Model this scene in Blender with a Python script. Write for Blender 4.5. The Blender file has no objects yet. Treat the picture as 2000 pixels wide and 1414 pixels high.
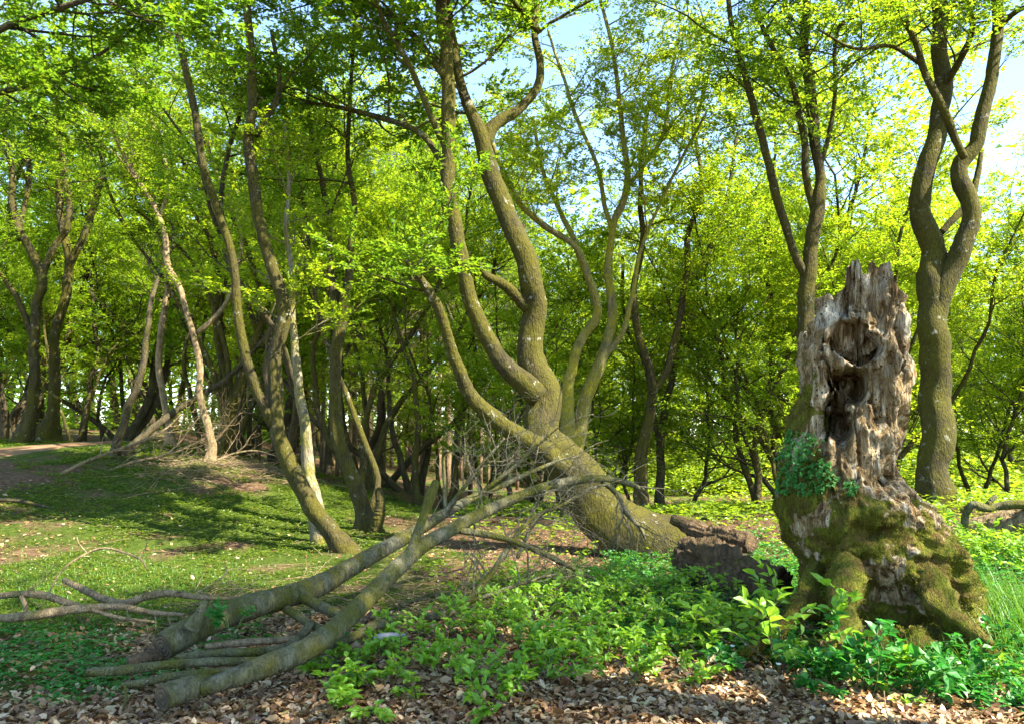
import bpy, math, random
import numpy as np
from mathutils import Vector

# ------------------------------------------------------------------ camera, sky, sun, exposure
scene = bpy.context.scene
COL = scene.collection
F = 1540.0                      # focal length in photo pixels (photo 2000 wide)
HORIZON = 860.0
CAMH = 1.5
PITCH = math.atan((HORIZON - 707.0) / F)
cam = bpy.data.cameras.new("camera")
cam.sensor_width = 36.0
cam.lens = 36.0 * F / 2000.0
cam.clip_start, cam.clip_end = 0.05, 2000.0
camo = bpy.data.objects.new("camera", cam)
camo.location = (0, 0, CAMH)
camo.rotation_euler = (math.pi / 2 + PITCH, 0, 0)
COL.objects.link(camo)
scene.camera = camo

SUN_EL, SUN_AZ = math.radians(46), math.radians(120)     # azimuth measured clockwise from +Y (view direction)
w = bpy.data.worlds.new("World"); scene.world = w; w.use_nodes = True
nt = w.node_tree
sky = nt.nodes.new("ShaderNodeTexSky"); sky.sky_type = 'NISHITA'; sky.sun_disc = False
sky.sun_elevation = SUN_EL; sky.sun_rotation = SUN_AZ
sky.air_density = 1.0; sky.dust_density = .2; sky.ozone_density = 2.4; sky.altitude = 300
bg = nt.nodes["Background"]; bg.inputs[1].default_value = 0.108
nt.links.new(sky.outputs[0], bg.inputs[0])
sun = bpy.data.lights.new("sun", 'SUN'); sun.energy = 4.3; sun.angle = math.radians(0.5); sun.color = (1.0, 0.93, 0.80)
suno = bpy.data.objects.new("sun", sun)
sd = Vector((math.sin(SUN_AZ) * math.cos(SUN_EL), math.cos(SUN_AZ) * math.cos(SUN_EL), math.sin(SUN_EL)))
suno.rotation_euler = sd.to_track_quat('Z', 'Y').to_euler()
COL.objects.link(suno)
scene.view_settings.view_transform = 'Standard'; scene.view_settings.look = 'None'
scene.view_settings.exposure = 2.55; scene.view_settings.gamma = 1.0; scene.view_settings.use_curve_mapping = False
scene.render.engine = 'CYCLES'
cy = scene.cycles
cy.max_bounces = 10; cy.diffuse_bounces = 8; cy.glossy_bounces = 2; cy.transmission_bounces = 6
cy.caustics_reflective = False; cy.caustics_refractive = False
cy.use_denoising = True
cy.sample_clamp_indirect = 6.0
cy.use_adaptive_sampling = True; cy.adaptive_threshold = 0.015

# ------------------------------------------------------------------ numeric helpers
def rng_(s): return np.random.default_rng(s)
def P(px, py, d):
    """photo pixel + distance along the ground in front of the camera -> world point"""
    c, s = math.cos(PITCH), math.sin(PITCH)
    x, yv, zc = (px - 1000.0) / F, -(py - 707.0) / F, 1.0
    y = zc * c - yv * s; z = zc * s + yv * c
    k = d / y
    return np.array([x * k, d, CAMH + z * k])
def rpx(r, d): return r / F * d

_perm = rng_(7).random((64, 64, 64)).astype(np.float32)
def vnoise(p):
    p = np.asarray(p, dtype=np.float64)
    i = np.floor(p).astype(np.int64); f = p - i
    f = f * f * (3 - 2 * f)
    i0 = i & 63; i1 = (i + 1) & 63
    def g(a, b, c): return _perm[a, b, c]
    x0, y0, z0 = i0[..., 0], i0[..., 1], i0[..., 2]; x1, y1, z1 = i1[..., 0], i1[..., 1], i1[..., 2]
    fx, fy, fz = f[..., 0], f[..., 1], f[..., 2]
    a = g(x0, y0, z0) * (1 - fx) + g(x1, y0, z0) * fx
    b = g(x0, y1, z0) * (1 - fx) + g(x1, y1, z0) * fx
    c = g(x0, y0, z1) * (1 - fx) + g(x1, y0, z1) * fx
    d = g(x0, y1, z1) * (1 - fx) + g(x1, y1, z1) * fx
    return ((a * (1 - fy) + b * fy) * (1 - fz) + (c * (1 - fy) + d * fy) * fz) * 2 - 1
def fbm(p, oct=4, gain=0.5):
    p = np.asarray(p, dtype=np.float64); s = 0; a = 1.0
    for k in range(oct):
        s = s + a * vnoise(p * (2.03 ** k) + 17.3 * k); a *= gain
    return s
def nrm(v): return v / np.maximum(np.linalg.norm(v, axis=-1, keepdims=True), 1e-9)
def spline(pts, n):
    """Catmull-Rom resample of rows (any number of columns)"""
    p = np.asarray(pts, float)
    if len(p) == 2: 
        t = np.linspace(0, 1, n)[:, None]; return p[0] * (1 - t) + p[1] * t
    q = np.vstack([2 * p[0] - p[1], p, 2 * p[-1] - p[-2]])
    seg = np.linalg.norm(np.diff(p[:, :3], axis=0), axis=1); cum = np.concatenate([[0], np.cumsum(seg)])
    s = np.linspace(0, cum[-1], n); k = np.clip(np.searchsorted(cum, s, side='right') - 1, 0, len(p) - 2)
    t = ((s - cum[k]) / np.maximum(seg[k], 1e-9))[:, None]
    p0, p1, p2, p3 = q[k], q[k + 1], q[k + 2], q[k + 3]
    return 0.5 * ((2 * p1) + (-p0 + p2) * t + (2 * p0 - 5 * p1 + 4 * p2 - p3) * t ** 2 + (-p0 + 3 * p1 - 3 * p2 + p3) * t ** 3)

# ------------------------------------------------------------------ mesh collecting
class MB:
    def __init__(s): s.v = []; s.f = {3: [], 4: []}; s.n = 0; s.mi = {3: [], 4: []}; s.att = []
    def add(s, v, f, mi=0, att=None):
        v = np.asarray(v, np.float32).reshape(-1, 3); f = np.asarray(f, np.int64)
        if len(f): 
            k = f.shape[1]; s.f[k].append(f + s.n); s.mi[k].append(np.full(len(f), mi, np.int32))
        s.v.append(v); s.n += len(v)
        s.att.append(np.zeros(len(v), np.float32) if att is None else np.asarray(att, np.float32).reshape(-1))
    def mesh(s, name, mats, smooth=True, off=None, att=None):
        me = bpy.data.meshes.new(name)
        v = np.concatenate(s.v) if s.v else np.zeros((0, 3), np.float32)
        if off is not None: v = v - np.asarray(off, np.float32)
        f4 = np.concatenate(s.f[4]) if s.f[4] else np.zeros((0, 4), np.int64)
        f3 = np.concatenate(s.f[3]) if s.f[3] else np.zeros((0, 3), np.int64)
        nl = f4.size + f3.size; nf = len(f4) + len(f3)
        me.vertices.add(len(v)); me.vertices.foreach_set("co", v.ravel())
        me.loops.add(nl); me.loops.foreach_set("vertex_index", np.concatenate([f4.ravel(), f3.ravel()]).astype(np.int32))
        me.polygons.add(nf)
        st = np.concatenate([np.arange(len(f4)) * 4, len(f4) * 4 + np.arange(len(f3)) * 3]).astype(np.int32)
        me.polygons.foreach_set("loop_start", st)
        me.polygons.foreach_set("use_smooth", np.full(nf, smooth, dtype=bool))
        mi = np.concatenate((s.mi[4] or [np.zeros(0, np.int32)]) + (s.mi[3] or [np.zeros(0, np.int32)]))
        me.polygons.foreach_set("material_index", mi.astype(np.int32))
        if att:
            a = me.attributes.new(att, 'FLOAT', 'POINT'); a.data.foreach_set("value", np.concatenate(s.att))
        for m in (mats if isinstance(mats, (list, tuple)) else [mats]): me.materials.append(m)
        me.update(calc_edges=True)
        return me
    def build(s, name, mats, parent=None, off=None, smooth=True, att=None):
        o = bpy.data.objects.new(name, s.mesh(name, mats, smooth, off, att)); COL.objects.link(o)
        if parent is not None: o.parent = parent
        return o
def tag(o, label=None, cat=None, group=None, kind=None):
    if label: o["label"] = label
    if cat: o["category"] = cat
    if group: o["group"] = group
    if kind: o["kind"] = kind
    return o
def empty(name, loc, label, cat, group=None, rz=0.0):
    o = bpy.data.objects.new(name, None); o.location = [float(a) for a in loc]; o.rotation_euler = (0, 0, rz)
    o.empty_display_size = 0.2; COL.objects.link(o); return tag(o, label, cat, group)

def tubes(pp, rr, k=6, cap=False):
    """batch of tubes: pp (B,N,3), rr (B,N) -> verts, quads"""
    pp = np.asarray(pp, float); rr = np.asarray(rr, float)
    if pp.ndim == 2: pp, rr = pp[None], rr[None]
    B, N, _ = pp.shape
    t = nrm(np.gradient(pp, axis=1))
    mean = nrm(pp[:, -1] - pp[:, 0])
    ref = np.where(np.abs(mean[:, 2:3]) < 0.8, np.array([[0, 0, 1.0]]), np.array([[0.2, 1.0, 0.0]]))[:, None, :]
    u = nrm(np.cross(t, np.broadcast_to(ref, t.shape))); v = np.cross(t, u)
    a = np.arange(k) * 2 * math.pi / k
    ring = u[:, :, None, :] * np.cos(a)[None, None, :, None] + v[:, :, None, :] * np.sin(a)[None, None, :, None]
    V = pp[:, :, None, :] + ring * rr[:, :, None, None]
    idx = np.arange(B * N * k).reshape(B, N, k)
    j = (np.arange(k) + 1) % k
    q = np.stack([idx[:, :-1, :], idx[:, :-1, j], idx[:, 1:, j], idx[:, 1:, :]], -1).reshape(-1, 4)
    return V.reshape(-1, 3), q
def bark_tube(mb, pts, r, k=14, amp=0.06, seed=0, fine=0.0, endcap=True, fluted=0.0):
    """one thick irregular limb; lumpy, closed at its end"""
    V, q = tubes(pts, r, k)
    N = len(pts); c = np.repeat(np.asarray(pts), k, axis=0); rr = np.repeat(np.asarray(r), k)
    d = V - c
    f = 1 + amp * fbm(V / np.maximum(rr, .03)[:, None] * np.array([.55, .55, .22]) + seed * 3.1, 3)
    if k > 19: f = f + amp * .28 * fbm(V * np.array([11, 11, 5.0]) + seed, 3)
    if fluted:
        th = np.tile(np.arange(k) * 2 * math.pi / k, N)
        fl = np.repeat(np.linspace(1, 0, N) ** 2.2, k)
        f = f + fluted * fl * (np.cos(th * 5 + seed) * .5 + np.cos(th * 3 + 2 * seed) * .5)
    V = c + d * f[:, None]
    n0 = len(V)
    if endcap:
        V = np.vstack([V, pts[-1] + nrm(pts[-1] - pts[-2]) * r[-1] * .6, pts[0]])
        j = (np.arange(k) + 1) % k; b = (N - 1) * k
        mb.add(V, q); base = mb.n - len(V)
        t1 = np.stack([b + np.arange(k), b + j, np.full(k, n0)], 1); t0 = np.stack([j, np.arange(k), np.full(k, n0 + 1)], 1)
        mb.f[3].append(np.vstack([t1, t0]) + base); mb.mi[3].append(np.zeros(2 * k, np.int32))
    else: mb.add(V, q)

def branch(rng, PP, RR, n, t0, t1, length, ang=60, up=0.15, wig=0.25, M=8, rk=0.5, flat=1.0, taper=0.25, lshape=0.5, rlen=0.012):
    """children of a batch of branches; flat<1 squeezes them towards the horizontal"""
    B, N, _ = PP.shape
    t = (np.arange(n)[None, :] + rng.random((B, n))) / n * (t1 - t0) + t0
    x = np.clip(t * (N - 1), 0, N - 1.001); i = x.astype(int); f = (x - i)[..., None]
    bi = np.arange(B)[:, None]
    p = PP[bi, i] * (1 - f) + PP[bi, i + 1] * f
    tg = nrm(PP[bi, i + 1] - PP[bi, i]); r = RR[bi, i] * (1 - f[..., 0]) + RR[bi, i + 1] * f[..., 0]
    e = rng.normal(size=p.shape); e[..., 2] *= flat
    e = e - (e * tg).sum(-1, keepdims=True) * tg
    e[..., 2] *= flat; e = nrm(e)
    a = np.radians(ang * rng.uniform(.75, 1.25, size=t.shape))[..., None]
    d = nrm(np.cos(a) * tg + np.sin(a) * e)
    L = length * rng.uniform(.6, 1.25, size=t.shape) * (1 - lshape * t)
    d = d.reshape(-1, 3); p = p.reshape(-1, 3); L = L.reshape(-1); r = r.reshape(-1)
    out = [p]; step = (L / (M - 1))[:, None]
    for k in range(M - 1):
        d = nrm(d + np.array([0, 0, up]) / (M - 1) * 2 + rng.normal(size=d.shape) * wig / math.sqrt(M)); 
        p = p + d * step; out.append(p)
    out = np.stack(out, 1)
    r0 = np.minimum(r * rk, L * rlen + 0.002)
    return out, r0[:, None] * np.linspace(1, taper, M)[None, :]

def leaf_quads(pos, d, n, L, W, fold=0.25, fine=False, rng=None):
    """leaves: fine -> 6 points, folded on the midrib and drooping; else a folded diamond of two triangles' worth in one quad"""
    s = nrm(np.cross(d, n)); n = np.cross(s, d)
    L = L[:, None]; W = W[:, None]; K = len(pos)
    if fine:
        m1 = pos + d * L * .45; tip = pos + d * L - n * L * .12
        a = pos + d * L * .28 + s * W * .46 + n * W * fold; b = pos + d * L * .66 + s * W * .40 + n * W * fold * .6 - n * L * .03
        c = pos + d * L * .66 - s * W * .40 + n * W * fold * .6 - n * L * .03; e = pos + d * L * .28 - s * W * .46 + n * W * fold
        V = np.stack([pos, a, b, tip, c, e, m1], 1).reshape(-1, 3)
        o = np.arange(K)[:, None] * 7
        q = np.concatenate([o + np.array([[0, 6, 2, 1]]), o + np.array([[6, 3, 2, 2]])[:, :4], o + np.array([[0, 5, 4, 6]])], 0)
        q4 = np.concatenate([o + np.array([[0, 6, 2, 1]]), o + np.array([[0, 5, 4, 6]])], 0)
        q3 = np.concatenate([o + np.array([[6, 3, 2]]), o + np.array([[6, 4, 3]])], 0)
        return V, q4, q3
    a = pos + d * L * .45 + s * W * .5 + n * W * fold; c = pos + d * L * .45 - s * W * .5 + n * W * fold
    tip = pos + d * L
    V = np.stack([pos, c, tip, a], 1).reshape(-1, 3)
    q = np.arange(K)[:, None] * 4 + np.arange(4)[None]
    return V, q, None
def put_leaves(mb, pos, d, n, L, W, fold=.25, fine=False):
    V, q4, q3 = leaf_quads(pos, d, n, L, W, fold, fine)
    mb.add(V, q4)
    if q3 is not None:
        mb.f[3].append(q3 + mb.n - len(V)); mb.mi[3].append(np.zeros(len(q3), np.int32))
def twig_leaves(mb, rng, PP, n, size, fine=False, spread=.6, nj=.35, t0=.12, asp=.62, up=1.0, jit=.02):
    """leaves in two ranks along each twig of a batch, lying roughly level like beech sprays"""
    B, N, _ = PP.shape
    t = t0 + (1.03 - t0) * (np.arange(n)[None] + rng.random((B, n))) / n
    x = np.clip(t * (N - 1), 0, N - 1.001); i = x.astype(int); f = (x - i)[..., None]
    bi = np.arange(B)[:, None]
    p = PP[bi, i] * (1 - f) + PP[bi, i + 1] * f; tg = nrm(PP[bi, i + 1] - PP[bi, i])
    lat = np.cross(tg, np.array([0, 0, 1.0])); lat = nrm(lat + 1e-6)
    sg = np.where(rng.random((B, n)) < .5, -1.0, 1.0)[..., None]
    d = nrm(tg * rng.uniform(.2, 1.0, (B, n, 1)) + lat * sg * spread * rng.uniform(.4, 1.5, (B, n, 1)) + rng.normal(size=p.shape) * .22)
    nn = nrm(np.array([0, 0, up]) + rng.normal(size=p.shape) * nj)
    p = p + rng.normal(size=p.shape) * jit
    L = size * rng.uniform(.65, 1.25, B * n)
    put_leaves(mb, p.reshape(-1, 3), d.reshape(-1, 3), nn.reshape(-1, 3), L, L * asp * rng.uniform(.85, 1.15, B * n), fine=fine)

# ------------------------------------------------------------------ materials
def mat(name):
    m = bpy.data.materials.new(name); m.use_nodes = True; t = m.node_tree; t.nodes.clear()
    o = t.nodes.new("ShaderNodeOutputMaterial"); return m, t, o
def node(t, ty, **kw):
    n = t.nodes.new(ty)
    for k, v in kw.items():
        if k.startswith("i_"):
            key = k[2:]; n.inputs[int(key) if key.isdigit() else key].default_value = v
        else: setattr(n, k, v)
    return n
def ramp(t, fac, stops, interp='LINEAR'):
    r = t.nodes.new("ShaderNodeValToRGB"); e = r.color_ramp; e.interpolation = interp
    while len(e.elements) > len(stops): e.elements.remove(e.elements[-1])
    while len(e.elements) < len(stops): e.elements.new(0.5)
    for x, (p, c) in zip(e.elements, stops): x.position = p; x.color = (*c, 1) if len(c) == 3 else c
    t.links.new(fac, r.inputs[0]); return r.outputs[0]
def noise(t, vec, scale, detail=4, rough=.55, dist=0.0):
    n = node(t, "ShaderNodeTexNoise"); n.inputs["Scale"].default_value = scale; n.inputs["Detail"].default_value = detail
    n.inputs["Roughness"].default_value = rough; n.inputs["Distortion"].default_value = dist
    if vec is not None: t.links.new(vec, n.inputs["Vector"])
    return n.outputs["Fac"]
def mapped(t, scale=(1, 1, 1), src="Object"):
    c = node(t, "ShaderNodeTexCoord"); m = node(t, "ShaderNodeMapping"); m.inputs["Scale"].default_value = scale
    t.links.new(c.outputs[src], m.inputs["Vector"]); return m.outputs[0]
def mix(t, fac, a, b, mode='MIX'):
    m = node(t, "ShaderNodeMix", data_type='RGBA', blend_type=mode)
    for s, x in ((0, fac), (6, a), (7, b)):
        if hasattr(x, "links") or isinstance(x, bpy.types.NodeSocket): t.links.new(x, m.inputs[s])
        elif s == 0: m.inputs[0].default_value = x
        else: m.inputs[s].default_value = (*x, 1)
    return m.outputs[2]
def mathn(t, op, a, b=None, clamp=False):
    m = node(t, "ShaderNodeMath", operation=op, use_clamp=clamp)
    for s, x in ((0, a), (1, b)):
        if x is None: continue
        if isinstance(x, bpy.types.NodeSocket): t.links.new(x, m.inputs[s])
        else: m.inputs[s].default_value = x
    return m.outputs[0]
def surface(t, o, col, rough=.85, bump=None, bstr=.5, bdist=.02, spec=.25):
    b = node(t, "ShaderNodeBsdfPrincipled"); b.inputs["Roughness"].default_value = rough
    b.inputs["Specular IOR Level"].default_value = spec
    if isinstance(col, bpy.types.NodeSocket): t.links.new(col, b.inputs["Base Color"])
    else: b.inputs["Base Color"].default_value = (*col, 1)
    if bump is not None:
        bn = node(t, "ShaderNodeBump"); bn.inputs["Strength"].default_value = bstr; bn.inputs["Distance"].default_value = bdist
        t.links.new(bump, bn.inputs["Height"]); t.links.new(bn.outputs[0], b.inputs["Normal"])
    t.links.new(b.outputs[0], o.inputs[0]); return b

def leaf_material(name, stops, tstops, tr=.5, gloss=.03, patch=None):
    m, t, o = mat(name)
    g = node(t, "ShaderNodeNewGeometry"); oi = node(t, "ShaderNodeObjectInfo")
    r = mathn(t, 'ADD', mathn(t, 'MULTIPLY', g.outputs["Random Per Island"], .75), mathn(t, 'MULTIPLY', oi.outputs["Random"], .25))
    c1 = ramp(t, r, stops); c2 = ramp(t, r, tstops)
    if patch: c1 = mix(t, ramp(t, noise(t, mapped(t), 8, 4, .6), [(.40, (0, 0, 0)), (.56, (.95,) * 3)]), c1, patch)
    d = node(t, "ShaderNodeBsdfDiffuse"); tl = node(t, "ShaderNodeBsdfTranslucent"); gl = node(t, "ShaderNodeBsdfGlossy")
    gl.inputs["Roughness"].default_value = .45; gl.inputs["Color"].default_value = (.8, .85, .8, 1)
    t.links.new(c1, d.inputs[0]); t.links.new(c2, tl.inputs[0])
    m1 = node(t, "ShaderNodeMixShader"); m1.inputs[0].default_value = tr
    t.links.new(d.outputs[0], m1.inputs[1]); t.links.new(tl.outputs[0], m1.inputs[2])
    m2 = node(t, "ShaderNodeMixShader"); m2.inputs[0].default_value = gloss
    t.links.new(m1.outputs[0], m2.inputs[1]); t.links.new(gl.outputs[0], m2.inputs[2])
    t.links.new(m2.outputs[0], o.inputs[0]); return m
GREEN = [(0, (.07, .155, .008)), (.5, (.115, .205, .009)), (1, (.175, .255, .011))]
GREENT = [(0, (.24, .44, .015)), (.5, (.37, .53, .018)), (1, (.51, .59, .02))]
M_LEAF = leaf_material("beech_leaf", GREEN, GREENT, .55)
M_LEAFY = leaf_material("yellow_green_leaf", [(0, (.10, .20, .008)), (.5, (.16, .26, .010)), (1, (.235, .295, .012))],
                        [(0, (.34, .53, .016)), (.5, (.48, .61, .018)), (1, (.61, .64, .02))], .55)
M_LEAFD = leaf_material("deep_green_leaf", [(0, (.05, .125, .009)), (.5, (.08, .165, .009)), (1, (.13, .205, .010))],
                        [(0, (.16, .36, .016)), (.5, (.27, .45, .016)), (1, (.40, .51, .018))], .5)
M_HOLLOW = leaf_material("olive_ground_leaf", [(0, (.03, .065, .004)), (.5, (.075, .12, .006)), (1, (.16, .18, .012))],
                        [(0, (.12, .24, .01)), (.5, (.22, .34, .012)), (1, (.36, .40, .015))], .4)
M_COVER = leaf_material("ground_leaf", [(0, (.02, .12, .016)), (.5, (.035, .17, .018)), (1, (.07, .20, .02))],
                        [(0, (.04, .30, .03)), (.5, (.08, .38, .03)), (1, (.18, .42, .03))], .4)
M_SEED = leaf_material("seedling_leaf", [(0, (.09, .22, .014)), (.5, (.15, .30, .018)), (1, (.23, .36, .025))],
                       [(0, (.25, .50, .03)), (.5, (.36, .62, .03)), (1, (.50, .66, .04))], .45)
M_NEEDLE = leaf_material("needle", [(0, (.04, .06, .014)), (.5, (.07, .09, .02)), (1, (.11, .12, .03))],
                         [(0, (.06, .14, .02)), (.5, (.11, .18, .03)), (1, (.16, .2, .04))], .35)
M_MOSSF = leaf_material("moss_fibre", [(0, (.06, .08, .005)), (.5, (.13, .135, .007)), (1, (.25, .205, .013))],
                        [(0, (.12, .2, .01)), (.5, (.2, .26, .015)), (1, (.3, .3, .02))], .2, .02, (.085, .06, .010))
M_GRASS = leaf_material("grass_blade", [(0, (.05, .15, .012)), (.5, (.08, .20, .014)), (1, (.15, .22, .03))],
                        [(0, (.1, .35, .02)), (.5, (.18, .42, .02)), (1, (.3, .42, .05))], .4)
def litter_material():
    m, t, o = mat("dry_leaf")
    g = node(t, "ShaderNodeNewGeometry")
    c = ramp(t, g.outputs["Random Per Island"], [(0, (.07, .028, .008)), (.25, (.18, .085, .026)), (.5, (.34, .19, .068)), (.75, (.49, .32, .15)), (.92, (.62, .48, .28)), (1, (.24, .21, .04))])
    v = noise(t, mapped(t, (1, 1, 1)), 60, 2)
    c = mix(t, mathn(t, 'MULTIPLY', v, .45), c, (.11, .055, .03))
    d = node(t, "ShaderNodeBsdfDiffuse"); tl = node(t, "ShaderNodeBsdfTranslucent"); gl = node(t, "ShaderNodeBsdfGlossy"); gl.inputs["Roughness"].default_value = .5
    t.links.new(c, d.inputs[0]); t.links.new(c, tl.inputs[0])
    a = node(t, "ShaderNodeMixShader"); a.inputs[0].default_value = .2; t.links.new(d.outputs[0], a.inputs[1]); t.links.new(tl.outputs[0], a.inputs[2])
    b = node(t, "ShaderNodeMixShader"); b.inputs[0].default_value = .05; t.links.new(a.outputs[0], b.inputs[1]); t.links.new(gl.outputs[0], b.inputs[2])
    t.links.new(b.outputs[0], o.inputs[0]); return m
M_LITTER = litter_material()

def bark_material(name, dark, light, moss, moss_lo=.45, moss_hi=.65, lichen=.0, scale=1.0):
    m, t, o = mat(name)
    v = mapped(t, (1, 1, .35)); vi = mapped(t)
    n1 = noise(t, v, 9 * scale, 6, .65); n2 = noise(t, vi, 2.2 * scale, 4, .6); n3 = noise(t, v, 45 * scale, 4, .6)
    c = mix(t, ramp(t, n1, [(.32, (0, 0, 0)), (.68, (1, 1, 1))]), dark, light)
    c = mix(t, ramp(t, n2, [(moss_lo, (0, 0, 0)), (moss_hi, (1, 1, 1))]), c, moss)
    if lichen:
        n4 = noise(t, vi, 7 * scale, 5, .7)
        c = mix(t, ramp(t, n4, [(1 - lichen, (0, 0, 0)), (1.06 - lichen, (.8,) * 3)]), c, (.34, .33, .24))
    c = mix(t, ramp(t, n3, [(.3, (.55,) * 3), (.62, (0, 0, 0))]), c, tuple(x * .35 for x in dark))
    h = mathn(t, 'ADD', n3, mathn(t, 'MULTIPLY', n1, .8))
    surface(t, o, c, .9, h, 1.0, .035); return m
M_BARK = bark_material("beech_bark", (.018, .014, .005), (.098, .077, .028), (.072, .063, .005), .38, .58, .38)
M_BARKM = bark_material("mossy_bark", (.018, .014, .005), (.085, .068, .023), (.078, .069, .004), .33, .56, .39)
M_BARKD = bark_material("dark_bark", (.028, .022, .010), (.12, .095, .045), (.08, .072, .008), .5, .72, .33)
M_BARKY = bark_material("sunlit_moss_bark", (.09, .075, .025), (.28, .24, .10), (.27, .235, .02), .36, .58, .38)  # mossy bark, lightened and yellowed so the colour itself carries sunlight
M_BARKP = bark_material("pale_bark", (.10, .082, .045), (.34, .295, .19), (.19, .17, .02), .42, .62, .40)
M_POLE = bark_material("conifer_bark", (.11, .07, .035), (.36, .25, .14), (.15, .14, .03), .55, .75)
M_DEAD = bark_material("dead_wood", (.15, .10, .045), (.46, .34, .18), (.12, .12, .03), .55, .75, .36, 2)
M_LOG = bark_material("fallen_bark", (.04, .034, .015), (.27, .25, .15), (.11, .105, .010), .36, .6, .32, 1.6)
M_TWIG = bark_material("grey_twig", (.08, .068, .035), (.30, .265, .165), (.11, .10, .02), .6, .8, 0, 3)
M_ROT = bark_material("rotten_wood", (.035, .02, .009), (.22, .145, .07), (.09, .08, .012), .55, .75, 0, 1.5)
def stump_material():
    m, t, o = mat("weathered_wood")
    at = node(t, "ShaderNodeAttribute", attribute_name="moss")
    v = mapped(t, (1, 1, .16)); vi = mapped(t)
    n1 = noise(t, v, 16, 6, .65, .6); n2 = noise(t, vi, 5, 4, .6); n3 = noise(t, v, 60, 4, .6); n4 = noise(t, vi, 2.4, 3); n5 = noise(t, mapped(t, (1, 1, .05)), 75, 3, .6)
    c = ramp(t, n1, [(.3, (.022, .013, .006)), (.42, (.13, .078, .030)), (.53, (.36, .265, .135)), (.64, (.64, .55, .39))])
    c = mix(t, ramp(t, n2, [(.45, (0, 0, 0)), (.7, (.7,) * 3)]), c, (.24, .15, .05))
    c = mix(t, ramp(t, n4, [(.55, (0, 0, 0)), (.68, (.8,) * 3)]), c, (.55, .50, .37))
    c = mix(t, ramp(t, n5, [(.34, (.75,) * 3), (.52, (0, 0, 0))]), c, (.07, .045, .018))
    vo = node(t, "ShaderNodeTexVoronoi"); vo.inputs["Scale"].default_value = 26; t.links.new(vi, vo.inputs["Vector"])
    holes = ramp(t, mathn(t, 'ADD', vo.outputs["Distance"], mathn(t, 'MULTIPLY', mathn(t, 'SUBTRACT', n2, .5), .5)), [(.10, (1, 1, 1)), (.18, (0, 0, 0))])
    c = mix(t, holes, c, (.03, .02, .012))
    mn = mathn(t, 'ADD', at.outputs["Fac"], mathn(t, 'MULTIPLY', mathn(t, 'SUBTRACT', n2, .5), 1.1))
    mc = ramp(t, n3, [(.3, (.045, .06, .006)), (.5, (.10, .11, .008)), (.7, (.19, .165, .015))])
    mc = mix(t, ramp(t, noise(t, vi, 7, 5, .65), [(.45, (0, 0, 0)), (.62, (.85,) * 3)]), mc, (.10, .062, .018))
    c = mix(t, ramp(t, mn, [(.45, (0, 0, 0)), (.6, (1, 1, 1))]), c, mc)
    h = mathn(t, 'ADD', mathn(t, 'SUBTRACT', mathn(t, 'ADD', n3, mathn(t, 'MULTIPLY', n1, 1.6)), holes), mathn(t, 'MULTIPLY', n5, 1.2))
    surface(t, o, c, .9, h, .9, .03, .15); return m
M_STUMP = stump_material()
def cut_material():
    m, t, o = mat("sawn_wood")
    vi = mapped(t); n1 = noise(t, vi, 18, 5, .6); wv_ = node(t, "ShaderNodeTexWave", wave_type='RINGS', rings_direction='SPHERICAL'); wv_.inputs["Scale"].default_value = 13; wv_.inputs["Distortion"].default_value = 7; wv_.inputs["Detail"].default_value = 3
    t.links.new(vi, wv_.inputs["Vector"]); n2 = noise(t, vi, 6, 4)
    c = mix(t, wv_.outputs["Fac"], (.075, .055, .03), (.15, .11, .06)); c = mix(t, ramp(t, n2, [(.4, (0, 0, 0)), (.6, (.85,) * 3)]), c, (.04, .032, .018))
    surface(t, o, c, .9, mathn(t, 'ADD', n1, wv_.outputs["Fac"]), .6, .01); return m
M_CUT = cut_material()
def plain(name, col, rough=.7):
    m, t, o = mat(name); n = noise(t, mapped(t), 40, 3)
    surface(t, o, mix(t, n, tuple(x * .8 for x in col), col), rough); return m
M_WHITE = plain("white_petal", (.8, .8, .76)); M_STEM = plain("green_stem", (.10, .15, .03)); M_BSTEM = plain("brown_stem", (.09, .06, .035))
M_STONE = plain("grey_stone", (.22, .22, .21))

def ground_material():
    m, t, o = mat("forest_floor")
    v = mapped(t); 
    at = node(t, "ShaderNodeAttribute", attribute_name="moss")
    n1 = noise(t, v, .9, 6, .65); n2 = noise(t, v, 14, 6, .7); n3 = noise(t, v, 70, 4, .65)
    br = ramp(t, n2, [(.3, (.045, .026, .013)), (.5, (.12, .07, .038)), (.68, (.24, .15, .085))])
    gr = ramp(t, n2, [(.3, (.022, .04, .005)), (.5, (.05, .08, .008)), (.7, (.11, .12, .016))])
    f = mathn(t, 'ADD', at.outputs["Fac"], mathn(t, 'MULTIPLY', mathn(t, 'SUBTRACT', n1, .5), 1.6))
    c = mix(t, ramp(t, f, [(.4, (0, 0, 0)), (.62, (1, 1, 1))]), br, gr)
    surface(t, o, c, .95, mathn(t, 'ADD', n2, n3), .8, .04, .1); return m
M_GROUND = ground_material()
def path_material():
    m, t, o = mat("trodden_earth")
    v = mapped(t); n1 = noise(t, v, 1.1, 5, .6); n2 = noise(t, v, 40, 5, .7)
    c = ramp(t, n2, [(.3, (.12, .066, .03)), (.55, (.26, .16, .085)), (.75, (.40, .27, .16))])
    c = mix(t, ramp(t, n1, [(.42, (0, 0, 0)), (.6, (.85,) * 3)]), c, (.10, .06, .028))
    surface(t, o, c, .95, n2, .6, .02, .1); return m
M_PATH = path_material()
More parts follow.
